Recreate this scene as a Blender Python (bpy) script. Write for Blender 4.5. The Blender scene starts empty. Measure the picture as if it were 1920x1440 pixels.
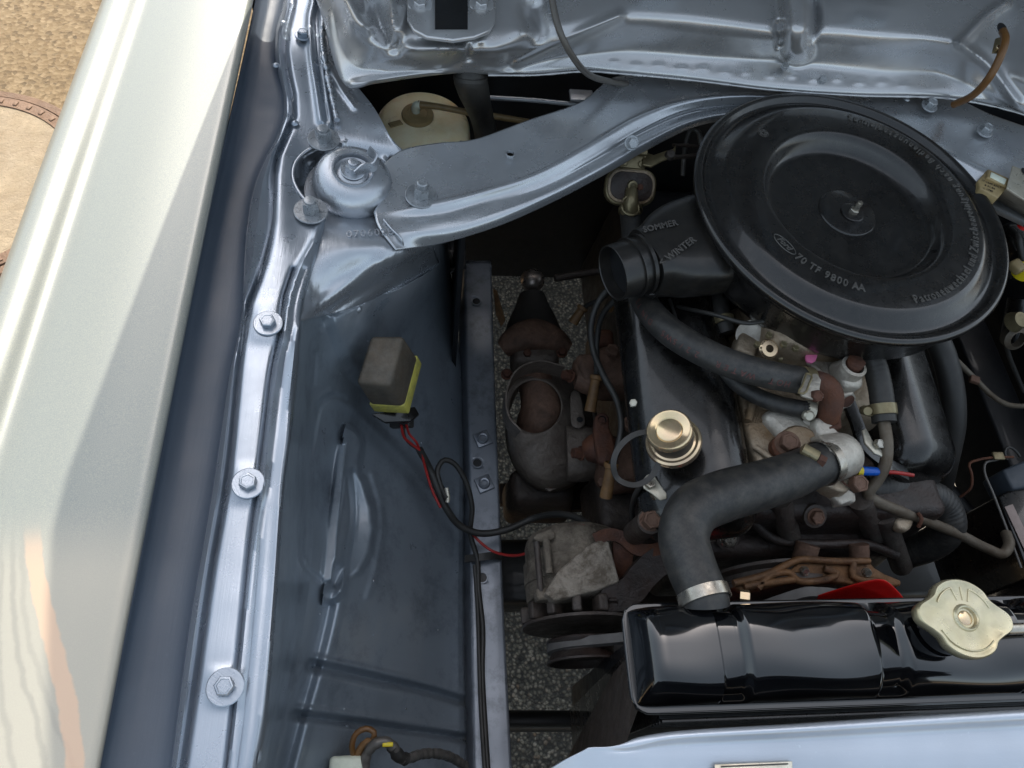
import bpy, bmesh, math, random
import numpy as np
from mathutils import Vector, Matrix, noise
random.seed(7)
S = bpy.context.scene
COL = S.collection

# ---------------------------------------------------------------- camera
FPX = 1390.0
UP = np.array([0.1046, 0.492, 0.864]); UP /= np.linalg.norm(UP)
YA = np.array([-120/FPX, 2610/FPX, -1.0]); YA /= np.linalg.norm(YA)
YA -= (YA @ UP)*UP; YA /= np.linalg.norm(YA)
XA = np.cross(YA, UP)
MC = np.array([XA, YA, UP])            # camera axes -> car axes (x across, y to the cabin, z up)
CAM = np.array([0.0, 0.0, 1.42])
cam_d = bpy.data.cameras.new('camera'); cam = bpy.data.objects.new('camera', cam_d); COL.objects.link(cam)
cam_d.sensor_width = 36; cam_d.lens = 36*FPX/1920; cam_d.clip_start = 0.02; cam_d.clip_end = 500
m4 = Matrix([[*MC[0], CAM[0]], [*MC[1], CAM[1]], [*MC[2], CAM[2]], [0, 0, 0, 1]])
cam.matrix_world = m4
S.camera = cam
# ---------------------------------------------------------------- light
W = bpy.data.worlds.new('World'); S.world = W; W.use_nodes = True
SUNV = Vector((0.112, 0.83, 1.0)).normalized()
sky = W.node_tree.nodes.new('ShaderNodeTexSky'); sky.sky_type = 'NISHITA'; sky.sun_disc = False
sky.sun_elevation = math.asin(SUNV.z); sky.sun_rotation = math.atan2(SUNV.x, SUNV.y)
sky.air_density = 1.0; sky.dust_density = 4.0; sky.ozone_density = 0.4
bg = W.node_tree.nodes['Background']; hs = W.node_tree.nodes.new('ShaderNodeHueSaturation'); hs.inputs['Hue'].default_value = .478; hs.inputs['Saturation'].default_value = .56; W.node_tree.links.new(sky.outputs[0], hs.inputs['Color']); W.node_tree.links.new(hs.outputs[0], bg.inputs[0]); bg.inputs[1].default_value = 0.15
sl = bpy.data.lights.new('sun', 'SUN'); sl.energy = 2.2; sl.angle = math.radians(0.53); sl.color = (1, .94, .82)
so = bpy.data.objects.new('sun', sl); COL.objects.link(so); so.rotation_euler = SUNV.to_track_quat('Z', 'Y').to_euler(); so.location = (0, 0, 5)
S.view_settings.view_transform = 'Standard'; S.view_settings.look = 'None'
S.view_settings.exposure = 1.22; S.view_settings.gamma = 1
S.cycles.max_bounces = 10; S.cycles.caustics_reflective = False

# ---------------------------------------------------------------- measuring helpers
def P(px, py, z):
    r = MC @ np.array([(px-960)/FPX, (720-py)/FPX, -1.0])
    return CAM + r*((z-CAM[2])/r[2])
def Pm(A):
    A = np.asarray(A, float)
    r = np.stack([(A[..., 0]-960)/FPX, (720-A[..., 1])/FPX, -np.ones(A.shape[:-1])], -1) @ MC.T
    return CAM + r*((A[..., 2]-CAM[2])/r[..., 2])[..., None]
def PX(p):
    c = (np.asarray(p)-CAM) @ MC
    return np.stack([960+FPX*c[..., 0]/-c[..., 2], 720-FPX*c[..., 1]/-c[..., 2]], -1)
def mpp(p):                              # metres per picture unit at a point
    c = (np.asarray(p)-CAM) @ MC
    return -c[2]/FPX
def V(a): return Vector([float(v) for v in a])

# ---------------------------------------------------------------- object helpers
def link(o, parent=None):
    COL.objects.link(o)
    if parent is not None: o.parent = parent; 
    return o
def thing(name, label, cat, loc=(0, 0, 0), group=None):
    o = bpy.data.objects.new(name, None); COL.objects.link(o); o.location = V(loc); o.empty_display_size = .02
    o['label'] = label; o['category'] = cat
    if group: o['group'] = group
    return o
def tag(o, label=None, cat=None, group=None, kind=None):
    if label: o['label'] = label
    if cat: o['category'] = cat
    if group: o['group'] = group
    if kind: o['kind'] = kind
    return o
def rootloc(parent):
    l = Vector((0, 0, 0)); p = parent
    while p is not None: l += p.location; p = p.parent
    return l
def mesh_obj(name, verts, faces, mat, parent=None, smooth=35, bevel=0, bevseg=2, solid=0, sub=0, label=None, shift=True):
    me = bpy.data.meshes.new(name)
    if isinstance(verts, np.ndarray): verts = verts.tolist()
    me.from_pydata(verts, [], faces)
    return finish(name, me, mat, parent, smooth, bevel, bevseg, solid, sub, label, shift)
def finish(name, me, mat, parent=None, smooth=35, bevel=0, bevseg=2, solid=0, sub=0, label=None, shift=True):
    me.materials.append(mat)
    if shift and parent is not None:
        l = rootloc(parent)
        if l.length > 1e-9: me.transform(Matrix.Translation(-l))
    me.validate(); me.update()
    if smooth:
        me.shade_smooth()
        if not bevel: me.set_sharp_from_angle(angle=math.radians(smooth))
    o = bpy.data.objects.new(name, me); link(o, parent)
    if solid:
        s = o.modifiers.new('s', 'SOLIDIFY'); s.thickness = solid; s.offset = -1
    if bevel:
        b = o.modifiers.new('b', 'BEVEL'); b.width = bevel; b.segments = bevseg; b.limit_method = 'ANGLE'; b.angle_limit = math.radians(32); b.harden_normals = False
    if sub:
        s = o.modifiers.new('u', 'SUBSURF'); s.levels = sub; s.render_levels = sub
    if label: o['label'] = label
    return o

def catmull(pts, n, closed=False):
    pts = np.asarray(pts, float)
    if len(pts) == 2 and not closed:
        t = np.linspace(0, 1, n)[:, None]; return pts[0]*(1-t)+pts[1]*t
    Q = np.vstack([2*pts[0]-pts[1], pts, 2*pts[-1]-pts[-2]]) if not closed else np.vstack([pts[-1], pts, pts[0], pts[1]])
    out = []
    for i in range(len(Q)-3):
        p0, p1, p2, p3 = Q[i:i+4]
        d = [max(np.linalg.norm((b-a)[:3]), 1e-9)**.5 for a, b in ((p0, p1), (p1, p2), (p2, p3))]
        t0, t1 = 0, d[0]; t2 = t1+d[1]; t3 = t2+d[2]
        t = np.linspace(t1, t2, 24, endpoint=False)[:, None]
        A1 = (t1-t)/(t1-t0)*p0+(t-t0)/(t1-t0)*p1; A2 = (t2-t)/(t2-t1)*p1+(t-t1)/(t2-t1)*p2; A3 = (t3-t)/(t3-t2)*p2+(t-t2)/(t3-t2)*p3
        B1 = (t2-t)/(t2-t0)*A1+(t-t0)/(t2-t0)*A2; B2 = (t3-t)/(t3-t1)*A2+(t-t1)/(t3-t1)*A3
        out.append((t2-t)/(t2-t1)*B1+(t-t1)/(t2-t1)*B2)
    out = np.vstack(out+[Q[-2][None]])
    s = np.r_[0, np.cumsum(np.linalg.norm(np.diff(out[:, :3], axis=0), axis=1))]
    u = np.linspace(0, s[-1], n)
    return np.stack([np.interp(u, s, out[:, k]) for k in range(out.shape[1])], 1)

def polydist(q, poly):                   # distance and signed side from pts q (N,2) to an open polyline
    poly = np.asarray(poly, float); best = np.full(len(q), 1e9); side = np.zeros(len(q)); tt = np.zeros(len(q))
    for i in range(len(poly)-1):
        a, b = poly[i], poly[i+1]; ab = b-a; L = ab@ab
        t = np.clip(((q-a)@ab)/L, 0, 1); d = q-(a+t[:, None]*ab); dd = np.hypot(d[:, 0], d[:, 1])
        m = dd < best; best[m] = dd[m]
        cr = ab[0]*(q[:, 1]-a[1])-ab[1]*(q[:, 0]-a[0]); side[m] = np.sign(cr)[m]; tt[m] = (i+t[m])
    return best, side, tt
def spl(poly, n=40): return catmull(np.c_[np.asarray(poly, float), np.zeros(len(poly))], n)[:, :2]
def rib(poly, w, h, p=2, fade=0):
    poly = spl(poly)
    def f(q):
        d, s, t = polydist(q, poly); r = h*np.exp(-(d/w)**p)
        return r
    return f
def step(poly, w, h, reach=1e9):         # raised by h on one side of the line (positive side = clockwise in picture)
    poly = spl(poly)
    def f(q):
        d, s, t = polydist(q, poly); x = np.clip(d*s/w*.5+.5, 0, 1)
        return h*(x*x*(3-2*x))*np.clip((reach-d)/(.25*reach), 0, 1)
    return f
def bump(cx, cy, rx, ry, h, rot=0, p=2, pw=1):
    c, s_ = math.cos(math.radians(rot)), math.sin(math.radians(rot))
    def f(q):
        x = q[:, 0]-cx; y = q[:, 1]-cy; u = (x*c+y*s_)/rx; v = (-x*s_+y*c)/ry
        return h*np.exp(-(np.abs(u)**p+np.abs(v)**p)**pw)
    return f

def loft(name, curves, mat, parent=None, n=120, k=4, chaikin=2, feats=(), solid=.0012, label=None, wobble=0, densify=0, holes=(), smooth=60):
    """sheet through curves; each curve a list of (px,py,z) or ('w',x,y,z)"""
    CW = []
    for c in curves:
        w = [np.array(p[1:]) if p[0] == 'w' else P(*p) for p in c]
        CW.append(catmull(w, n))
    A = np.stack(CW, 1)                    # n x m x 3
    for _ in range(chaikin):
        if A.shape[1] > 2:
            a, b = A[:, :-1], A[:, 1:]
            q = np.stack([a*.75+b*.25, a*.25+b*.75], 2).reshape(n, -1, 3)
            A = np.concatenate([A[:, :1], q[:, 1:-1], A[:, -1:]], 1)
    m = A.shape[1]
    if densify:
        idx = []
        L = np.linalg.norm(np.diff(A, axis=1), axis=2).mean(0)
        cols = [A[:, :1]]
        for j in range(m-1):
            kk = max(1, int(math.ceil(L[j]/densify)))
            for t in range(1, kk+1): cols.append((A[:, j:j+1]*(1-t/kk)+A[:, j+1:j+2]*(t/kk)))
        A = np.concatenate(cols, 1); m = A.shape[1]
    F = A.reshape(-1, 3)
    q = PX(F)
    dz = np.zeros(len(F))
    for f in feats: dz += f(q)
    if wobble:
        dz += np.array([wobble*noise.noise(V(p)*14) + wobble*.5*noise.noise(V(p)*37) for p in F])
    if np.any(dz):
        F = Pm(np.c_[q, F[:, 2]+dz])
    faces = []
    keep = np.ones((n-1, m-1), bool)
    if holes:
        qc = q.reshape(n, m, 2); cen = (qc[:-1, :-1]+qc[1:, 1:])/2
        for h in holes:
            keep &= ~inpoly(cen.reshape(-1, 2), h).reshape(n-1, m-1)
    for i in range(n-1):
        for j in range(m-1):
            if keep[i, j]: faces.append((i*m+j, i*m+j+1, (i+1)*m+j+1, (i+1)*m+j))
    # orient up
    o = mesh_obj(name, F, faces, mat, parent, smooth=smooth, label=label)
    up = sum((p.normal.z*p.area for p in o.data.polygons))
    if up < 0: o.data.flip_normals()
    if solid:
        s = o.modifiers.new('s', 'SOLIDIFY'); s.thickness = solid; s.offset = -1
    return o
def inpoly(q, poly):
    poly = np.asarray(poly, float); r = np.zeros(len(q), bool); j = len(poly)-1
    for i in range(len(poly)):
        xi, yi = poly[i]; xj, yj = poly[j]
        c = ((yi > q[:, 1]) != (yj > q[:, 1])) & (q[:, 0] < (xj-xi)*(q[:, 1]-yi)/((yj-yi) or 1e-9)+xi)
        r ^= c; j = i
    return r

def frames(C_):
    T = np.gradient(C_, axis=0); T /= np.linalg.norm(T, axis=1)[:, None]
    up = np.array([0, 0, 1.0]) if abs(T[0][2]) < .9 else np.array([0, 1.0, 0])
    N = np.cross(T[0], up); N /= np.linalg.norm(N); Ns = [N]
    for i in range(1, len(C_)):
        N = Ns[-1]-(Ns[-1]@T[i])*T[i]; N /= np.linalg.norm(N); Ns.append(N)
    N = np.array(Ns); B = np.cross(T, N); return T, N, B
def topts(pts):
    return np.array([p[1:] if p[0] == 'w' else P(*p) for p in pts], float)
def tube(name, pts, r, mat, parent=None, seg=14, n=None, rad=None, mod=None, flat=None, label=None, cap=True, smooth=50):
    """pts (px,py,z) in the picture's measure; r metres; rad: list of multipliers per control point"""
    W_ = topts(pts)
    if rad is None: rad = [1]*len(pts)
    L = np.linalg.norm(np.diff(W_, axis=0), axis=1).sum()
    n = n or int(min(160, max(6, L/0.004)))
    A = catmull(np.c_[W_, rad], n); Cc = A[:, :3]; R = A[:, 3]*r
    T, N, B = frames(Cc)
    if mod is not None:
        s = np.r_[0, np.cumsum(np.linalg.norm(np.diff(Cc, axis=0), axis=1))]; R = R*np.array([mod(x) for x in s])
    if flat:
        # flat = (half width, half thickness, reference up vector): ribbon
        hw, ht, ref = flat; ref = np.array(ref, float)
        Nn = np.cross(T, ref); Nn /= np.linalg.norm(Nn, axis=1)[:, None]; Bb = np.cross(Nn, T)
        rs = [(-hw, -ht), (hw, -ht), (hw, ht), (-hw, ht)]
        ring = np.stack([Cc+a*Nn+b*Bb for a, b in rs], 1); seg = 4; smooth = 30
    else:
        an = np.linspace(0, 2*math.pi, seg, endpoint=False)
        ring = Cc[:, None]+R[:, None, None]*(np.cos(an)[None, :, None]*N[:, None]+np.sin(an)[None, :, None]*B[:, None])
    vs = ring.reshape(-1, 3).tolist(); fs = []
    for i in range(n-1):
        for j in range(seg):
            a = i*seg+j; b = i*seg+(j+1) % seg; fs.append((a, b, b+seg, a+seg))
    if cap: fs.append(tuple(range(seg))[::-1]); fs.append(tuple(range((n-1)*seg, n*seg)))
    return mesh_obj(name, vs, fs, mat, parent, smooth=smooth, label=label)

def frame(loc, nrm=(0, 0, 1), xd=None):
    n = V(nrm).normalized(); x = V(xd) if xd is not None else Vector((1, 0, 0))
    x = x-n*x.dot(n)
    if x.length < 1e-4: x = Vector((0, 1, 0))-n*n.y
    x.normalize(); y = n.cross(x)
    return Matrix(((x.x, y.x, n.x, loc[0]), (x.y, y.y, n.y, loc[1]), (x.z, y.z, n.z, loc[2]), (0, 0, 0, 1)))
def lathe_me(name, prof, seg=32, closed=True):
    vs, fs, rings = [], [], []
    for r, h in prof:
        if r < 1e-7: rings.append([len(vs)]); vs.append((0, 0, h))
        else:
            rings.append(list(range(len(vs), len(vs)+seg)))
            vs += [(r*math.cos(2*math.pi*i/seg), r*math.sin(2*math.pi*i/seg), h) for i in range(seg)]
    for a, b in zip(rings, rings[1:]):
        for i in range(seg):
            j = (i+1) % seg
            if len(a) == 1 and len(b) == 1: continue
            if len(a) == 1: fs.append((a[0], b[j], b[i]))
            elif len(b) == 1: fs.append((a[i], a[j], b[0]))
            else: fs.append((a[i], a[j], b[j], b[i]))
    me = bpy.data.meshes.new(name); me.from_pydata(vs, [], fs); return me
def lathe(name, prof, loc, mat, parent=None, nrm=(0, 0, 1), seg=32, smooth=35, label=None, sx=1, sy=1, xd=None):
    me = lathe_me(name, prof, seg); me.transform(frame(loc, nrm, xd) @ Matrix.Diagonal((sx, sy, 1, 1)))
    me.update()
    return finish(name, me, mat, parent, smooth, label=label)
def fixn(me):
    b = bmesh.new(); b.from_mesh(me); bmesh.ops.recalc_face_normals(b, faces=b.faces); b.to_mesh(me); b.free()
def prism(name, outline, depth, mat, parent=None, bevel=.001, z=None, holes=None, bevseg=2, label=None, direction=(0, 0, -1), smooth=35, spline=0, taper=1.0):
    """outline of (px,py[,z]) points; extruded by depth along direction"""
    pts = [(p[0], p[1], p[2] if len(p) > 2 else z) if p[0] != 'w' else p for p in outline]
    Wp = topts(pts)
    if spline: Wp = catmull(Wp, spline+1, closed=True)[:-1]
    d = np.array(direction, float); d /= np.linalg.norm(d)
    n = len(Wp); c = Wp.mean(0); Wb = c+(Wp-c)*taper+d*depth
    vs = np.vstack([Wp, Wb]); fs = [tuple(range(n)), tuple(range(2*n-1, n-1, -1))]+[(i, (i+1) % n, n+(i+1) % n, n+i)[::-1] for i in range(n)]
    me = bpy.data.meshes.new(name); me.from_pydata(vs.tolist(), [], fs); fixn(me)
    return finish(name, me, mat, parent, smooth, bevel, bevseg, label=label)
def boxm(name, loc, size, mat, parent=None, nrm=(0, 0, 1), xd=None, bevel=.001, label=None, bevseg=2):
    sx, sy, sz = [s/2 for s in size]
    vs = [(x, y, z) for x in (-sx, sx) for y in (-sy, sy) for z in (-sz, sz)]
    fs = [(0, 1, 3, 2), (4, 6, 7, 5), (0, 4, 5, 1), (2, 3, 7, 6), (0, 2, 6, 4), (1, 5, 7, 3)]
    me = bpy.data.meshes.new(name); me.from_pydata(vs, [], fs); me.transform(frame(loc, nrm, xd))
    return finish(name, me, mat, parent, 35, bevel, bevseg, label=label)
_bolt = {}
def bolt(loc, mat, parent, nrm=(0, 0, 1), r=.0065, h=.006, wash=0, wth=.0016, stud=0, studr=.55, name='bolt', label=None, rot=0, domed=True):
    """hex head, optional washer and projecting stud, on axis nrm; alike bolts share a mesh"""
    key = (round(r, 5), round(h, 5), round(wash, 5), round(stud, 5), mat.name, wth)
    if key not in _bolt:
        bm = bmesh.new()
        def ring(rr, z, seg, off=0): return [bm.verts.new((rr*math.cos(2*math.pi*i/seg+off), rr*math.sin(2*math.pi*i/seg+off), z)) for i in range(seg)]
        def bridge(a, b):
            for i in range(len(a)): bm.faces.new((a[i], a[(i+1) % len(a)], b[(i+1) % len(a)], b[i]))
        z0 = 0
        if wash:
            a = ring(wash, 0, 28); b = ring(wash, wth*.7, 28); c = ring(wash-wth*.4, wth, 28); d = ring(r*.9, wth, 28)
            bridge(a, b); bridge(b, c); bridge(c, d); z0 = wth*.98
        a = ring(r, z0, 6); b = ring(r, z0+h*.86, 6); c = ring(r*.9, z0+h, 6)
        bridge(a, b); bridge(b, c)
        if stud:
            d = ring(r*studr*1.25, z0+h*1.0, 6); bridge(c, d); bm.faces.new(d)
            e = ring(r*studr, z0+h*.95, 14); f = ring(r*studr, z0+h+stud*.85, 14); g = ring(r*studr*.8, z0+h+stud, 14)
            bridge(e, f); bridge(f, g); bm.faces.new(g)
        else:
            d = ring(r*.72, z0+h*1.02, 6); e = ring(r*.66, z0+h*.94, 6); bridge(c, d); bridge(d, e); bm.faces.new(e)
        me = bpy.data.meshes.new(name); bm.to_mesh(me); bm.free(); me.materials.append(mat); me.shade_smooth(); me.set_sharp_from_angle(angle=math.radians(28))
        _bolt[key] = me
    o = bpy.data.objects.new(name, _bolt[key]); link(o, parent)
    Mx = frame(loc, nrm) @ Matrix.Rotation(rot, 4, 'Z')
    o.matrix_local = Matrix.Translation(-rootloc(parent)) @ Mx if parent else Mx
    if label: o['label'] = label
    return o
def text_me(s, size, extrude=.0005, bevel=0.0, align='CENTER', spacing=1.0):
    cu = bpy.data.curves.new('t', 'FONT'); cu.body = s; cu.size = size; cu.extrude = extrude; cu.bevel_depth = bevel; cu.bevel_resolution = 1
    cu.align_x = align; cu.align_y = 'CENTER'; cu.space_character = spacing; cu.resolution_u = 3
    o = bpy.data.objects.new('t', cu); COL.objects.link(o)
    dg = bpy.context.evaluated_depsgraph_get(); me = bpy.data.meshes.new_from_object(o.evaluated_get(dg))
    bpy.data.objects.remove(o); return me
def text(name, s, size, mx, mat, parent, extrude=.0004, bevel=0, **k):
    me = text_me(s, size, extrude, bevel, **k); me.materials.clear(); me.transform(mx); me.update()
    return finish(name, me, mat, parent, smooth=0)
def join_mes(mes):
    bm = bmesh.new()
    for m in mes: bm.from_mesh(m)
    me = bpy.data.meshes.new('j'); bm.to_mesh(me); bm.free(); return me

def rbox(name, loc, size, mat, parent=None, nrm=(0, 0, 1), xd=None, r=.01, seg=5, taper=.85, rough=0, label=None):
    """rounded casting: bevelled box, narrower on top"""
    bm = bmesh.new(); bmesh.ops.create_cube(bm, size=1)
    for v in bm.verts:
        k = taper if v.co.z > 0 else 1
        v.co = Vector((v.co.x*size[0]*k, v.co.y*size[1]*k, v.co.z*size[2]))
    bmesh.ops.bevel(bm, geom=bm.edges[:], offset=min(r, min(size)*.45), segments=seg, profile=.5, affect='EDGES')
    if rough:
        bmesh.ops.subdivide_edges(bm, edges=[e for e in bm.edges if e.calc_length() > .012], cuts=3, use_grid_fill=True)
        for v in bm.verts: v.co += v.co.normalized()*rough*noise.noise((v.co+V(loc))*45)
    bmesh.ops.transform(bm, matrix=frame(loc, nrm, xd), verts=bm.verts)
    me = bpy.data.meshes.new(name); bm.to_mesh(me); bm.free()
    return finish(name, me, mat, parent, 50, label=label)
def duct(name, secs, mat, parent=None, seg=32, p=2.6, n=None, cap=True, label=None, smooth=50):
    """secs: (centre (px,py,z)|('w',..), half width, half height); width lies level, across the run"""
    Cn = topts([s[0] for s in secs]); A = catmull(np.c_[Cn, [s[1] for s in secs], [s[2] for s in secs]], n or len(secs)*8)
    Cc = A[:, :3]; T = np.gradient(Cc, axis=0); T /= np.linalg.norm(T, axis=1)[:, None]
    Hn = np.cross(T, (0, 0, 1.)); Hn /= np.linalg.norm(Hn, axis=1)[:, None]; Un = np.cross(Hn, T)
    an = np.linspace(0, 2*math.pi, seg, endpoint=False); ca, sa = np.cos(an), np.sin(an)
    cx = np.sign(ca)*np.abs(ca)**(2/p); sy = np.sign(sa)*np.abs(sa)**(2/p)
    ring = Cc[:, None]+(A[:, 3][:, None]*cx)[..., None]*Hn[:, None]+(A[:, 4][:, None]*sy)[..., None]*Un[:, None]
    m = len(Cc); fs = [(i*seg+j, i*seg+(j+1) % seg, (i+1)*seg+(j+1) % seg, (i+1)*seg+j) for i in range(m-1) for j in range(seg)]
    if cap: fs += [tuple(range(seg))[::-1], tuple(range((m-1)*seg, m*seg))]
    me = bpy.data.meshes.new(name); me.from_pydata(ring.reshape(-1, 3).tolist(), [], fs); fixn(me)
    return finish(name, me, mat, parent, smooth, label=label)
# ---------------------------------------------------------------- materials
def lin(c):
    if isinstance(c, str):
        c = [int(c[i:i+2], 16)/255 for i in (0, 2, 4)]
    return tuple((v/12.92 if v <= .04045 else ((v+.055)/1.055)**2.4) for v in c)+(1,)
class NB:
    def __init__(s, name):
        s.m = bpy.data.materials.new(name); s.m.use_nodes = True; s.t = s.m.node_tree; s.b = s.t.nodes['Principled BSDF']; s.tc = s.t.nodes.new('ShaderNodeTexCoord')
    def n(s, typ, **k):
        nd = s.t.nodes.new(typ)
        for a, v in k.items():
            if a.startswith('i_'):
                key = a[2:]; nd.inputs[int(key) if key.isdigit() else key].default_value = v
            else: setattr(nd, a, v)
        return nd
    def l(s, a, b): s.t.links.new(a, b)
    def noise(s, scale, detail=4, rough=.6, stretch=None, kind='noise', dist=0):
        co = s.tc.outputs['Object']
        if stretch:
            mp = s.n('ShaderNodeMapping'); mp.inputs['Scale'].default_value = stretch[:3]
            if len(stretch) > 3: mp.inputs['Rotation'].default_value = (0, 0, stretch[3])
            s.l(co, mp.inputs[0]); co = mp.outputs[0]
        if kind == 'noise':
            nd = s.n('ShaderNodeTexNoise'); nd.inputs['Scale'].default_value = scale; nd.inputs['Detail'].default_value = detail; nd.inputs['Roughness'].default_value = rough; nd.inputs['Distortion'].default_value = dist
            s.l(co, nd.inputs['Vector']); return nd.outputs[0]
        nd = s.n('ShaderNodeTexVoronoi'); nd.inputs['Scale'].default_value = scale; s.l(co, nd.inputs['Vector']); return nd
    def ramp(s, src, stops):
        r = s.n('ShaderNodeValToRGB'); e = r.color_ramp.elements
        while len(e) < len(stops): e.new(.5)
        for el, (p, c) in zip(e, stops): el.position = p; el.color = c if len(c) == 4 else (*c, 1)
        s.l(src, r.inputs[0]); return r.outputs[0]
    def mix(s, f, a, b, mode='MIX'):
        x = s.n('ShaderNodeMix', data_type='RGBA', blend_type=mode)
        for sock, v in ((x.inputs[0], f), (x.inputs[6], a), (x.inputs[7], b)):
            if hasattr(v, 'links'): s.l(v, sock)
            else: sock.default_value = v
        return x.outputs[2]
    def math(s, op, a, b=0):
        x = s.n('ShaderNodeMath', operation=op)
        for sock, v in zip(x.inputs, (a, b)):
            if hasattr(v, 'links'): s.l(v, sock)
            else: sock.default_value = v
        return x.outputs[0]
    def bump(s, src, strength, dist=.001, prev=None):
        b = s.n('ShaderNodeBump'); b.inputs['Strength'].default_value = strength; b.inputs['Distance'].default_value = dist; s.l(src, b.inputs['Height'])
        if prev is not None: s.l(prev, b.inputs['Normal'])
        return b.outputs[0]
def mat(name, col, rough=.5, metal=0, col2=None, amt=.5, sc=60, bstr=.15, bsc=400, bdist=.0004, rvar=.15, coat=0, thr=.5, soft=.12, spec=.5, dust=None, dustamt=0):
    """general worn surface: base colour, patches of a second colour, varied gloss, fine relief"""
    s = NB(name); b = s.b
    c1 = lin(col)
    n1 = s.noise(sc, 5, .65)
    base = s.mix(s.ramp(n1, [(.3, (0, 0, 0)), (.7, (1, 1, 1))]), tuple(v*.82 for v in c1[:3])+(1,), tuple(min(1, v*1.15) for v in c1[:3])+(1,))
    if col2:
        n2 = s.noise(sc*.45, 8, .7, dist=.3)
        f = s.ramp(n2, [(thr-soft, (0, 0, 0)), (thr+soft, (amt, amt, amt))])
        base = s.mix(f, base, lin(col2))
    if dust:
        n3 = s.noise(sc*2.3, 6, .8); f = s.ramp(n3, [(.42, (0, 0, 0)), (.75, (dustamt,)*3)]); base = s.mix(f, base, lin(dust))
    s.l(base, b.inputs['Base Color'])
    b.inputs['Metallic'].default_value = metal
    rr = s.ramp(s.noise(sc*1.7, 5, .7), [(.3, (max(0, rough-rvar),)*3), (.7, (min(1, rough+rvar),)*3)])
    s.l(rr, b.inputs['Roughness'])
    b.inputs['Specular IOR Level'].default_value = spec
    if coat: b.inputs['Coat Weight'].default_value = coat; b.inputs['Coat Roughness'].default_value = .06
    if bstr:
        o = s.bump(s.noise(bsc, 4, .6), bstr, bdist)
        if bdist >= .0008: o = s.bump(s.noise(bsc*.3, 6, .7, dist=.4), .8, bdist*3, o)
        s.l(o, b.inputs['Normal'])
    return s.m
def silver(name, col, rough=.3, metal=.75, brush=.25, stretch=(60, 6, 30), big=.25, dirt=None, coat=.3, rot=0, over=None):
    """hand-brushed silver paint: long shallow brush marks, broad waviness, specks"""
    s = NB(name); b = s.b; c1 = lin(col)
    n1 = s.noise(5, 4, .6)
    base = s.mix(s.ramp(n1, [(.3, (0, 0, 0)), (.7, (1, 1, 1))]), tuple(v*.85 for v in c1[:3])+(1,), tuple(min(1, v*1.12) for v in c1[:3])+(1,))
    sp = s.noise(260, 2, .5); base = s.mix(s.ramp(sp, [(.7, (0, 0, 0)), (.78, (.18, .18, .18))]), base, tuple(min(1, v*1.8) for v in c1[:3])+(1,))
    if dirt: base = s.mix(s.ramp(s.noise(22, 8, .75), [(.5, (0, 0, 0)), (.72, (.7, .7, .7))]), base, lin(dirt))
    if over:                                # brighter reflections near the tower painted in as lighter silver, with a ragged edge
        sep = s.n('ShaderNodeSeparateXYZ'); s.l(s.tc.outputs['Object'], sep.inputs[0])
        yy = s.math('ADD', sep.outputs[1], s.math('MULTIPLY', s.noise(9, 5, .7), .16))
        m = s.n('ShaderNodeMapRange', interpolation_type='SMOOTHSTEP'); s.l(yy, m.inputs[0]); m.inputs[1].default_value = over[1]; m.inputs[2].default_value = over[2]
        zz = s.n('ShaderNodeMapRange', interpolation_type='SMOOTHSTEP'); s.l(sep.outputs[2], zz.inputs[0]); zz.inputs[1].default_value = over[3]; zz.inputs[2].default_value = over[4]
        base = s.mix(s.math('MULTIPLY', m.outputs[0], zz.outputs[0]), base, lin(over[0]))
    s.l(base, b.inputs['Base Color']); b.inputs['Metallic'].default_value = metal
    s.l(s.ramp(s.noise(18, 5, .7), [(.3, (max(0, rough-.08),)*3), (.7, (rough+.12,)*3)]), b.inputs['Roughness'])
    br = s.noise(14, 5, .6, stretch=(*stretch, rot)); bg_ = s.noise(9, 3, .5)
    o = s.bump(br, brush, .0006); o = s.bump(bg_, big, .006, o); o = s.bump(s.noise(700, 2, .5), .12, .0003, o)
    s.l(o, b.inputs['Normal'])
    b.inputs['Coat Weight'].default_value = coat; b.inputs['Coat Roughness'].default_value = .12
    return s.m
# ---------------------------------------------------------------- materials used in the scene
SIL = silver('silver_paint', 'b8bdc4', rough=.27, metal=.7, brush=.4, stretch=(50, 3, 20), big=.22, coat=.25)
SILX = silver('silver_paint_cross', 'bcc0c5', rough=.27, metal=.72, brush=.15, stretch=(3, 40, 20), big=.15, coat=.2, rot=.45)
SILC = silver('silver_paint_scuttle', 'c0c1c3', rough=.28, metal=.68, brush=.06, stretch=(8, 20, 20), big=.10, coat=.2)
SILW = silver('silver_paint_wing_rail', '98a1ac', rough=.27, metal=.7, brush=.22, stretch=(60, 2, 20), big=.07, coat=.3)
SILD = silver('darkened_silver_paint', '8b959f', over=('b9bdc3', .10, .17, .18, .30), dirt='5c636b', rough=.34, metal=.4, brush=.1, stretch=(14, 3, 6), big=.2, coat=.35)  # inner wing's dark reflections put into the paint colour
SILG = silver('channel_paint', '434d5a', rough=.5, metal=.0, brush=.3, stretch=(30, 2, 6), big=.06, coat=.0)  # darker than the rail: the bonnet's reflection is put into this colour
SILB = silver('slam_panel_paint', 'bac2cd', rough=.38, metal=.6, brush=.12, stretch=(4, 20, 8), big=.18, coat=.2)
SILR = silver('chassis_rail_paint', '838890', rough=.36, metal=.55, brush=.15, stretch=(20, 3, 8), big=.15, dirt='2e3136', coat=.15)
ZINC = mat('bolt_paint', 'abafb3', .3, .5, col2='5c6066', amt=.5, sc=120, bstr=.2, bsc=500)
BLK = mat('black_body_paint', '0e0f12', .5, 0, bstr=.15, sc=20, coat=.15)
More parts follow.
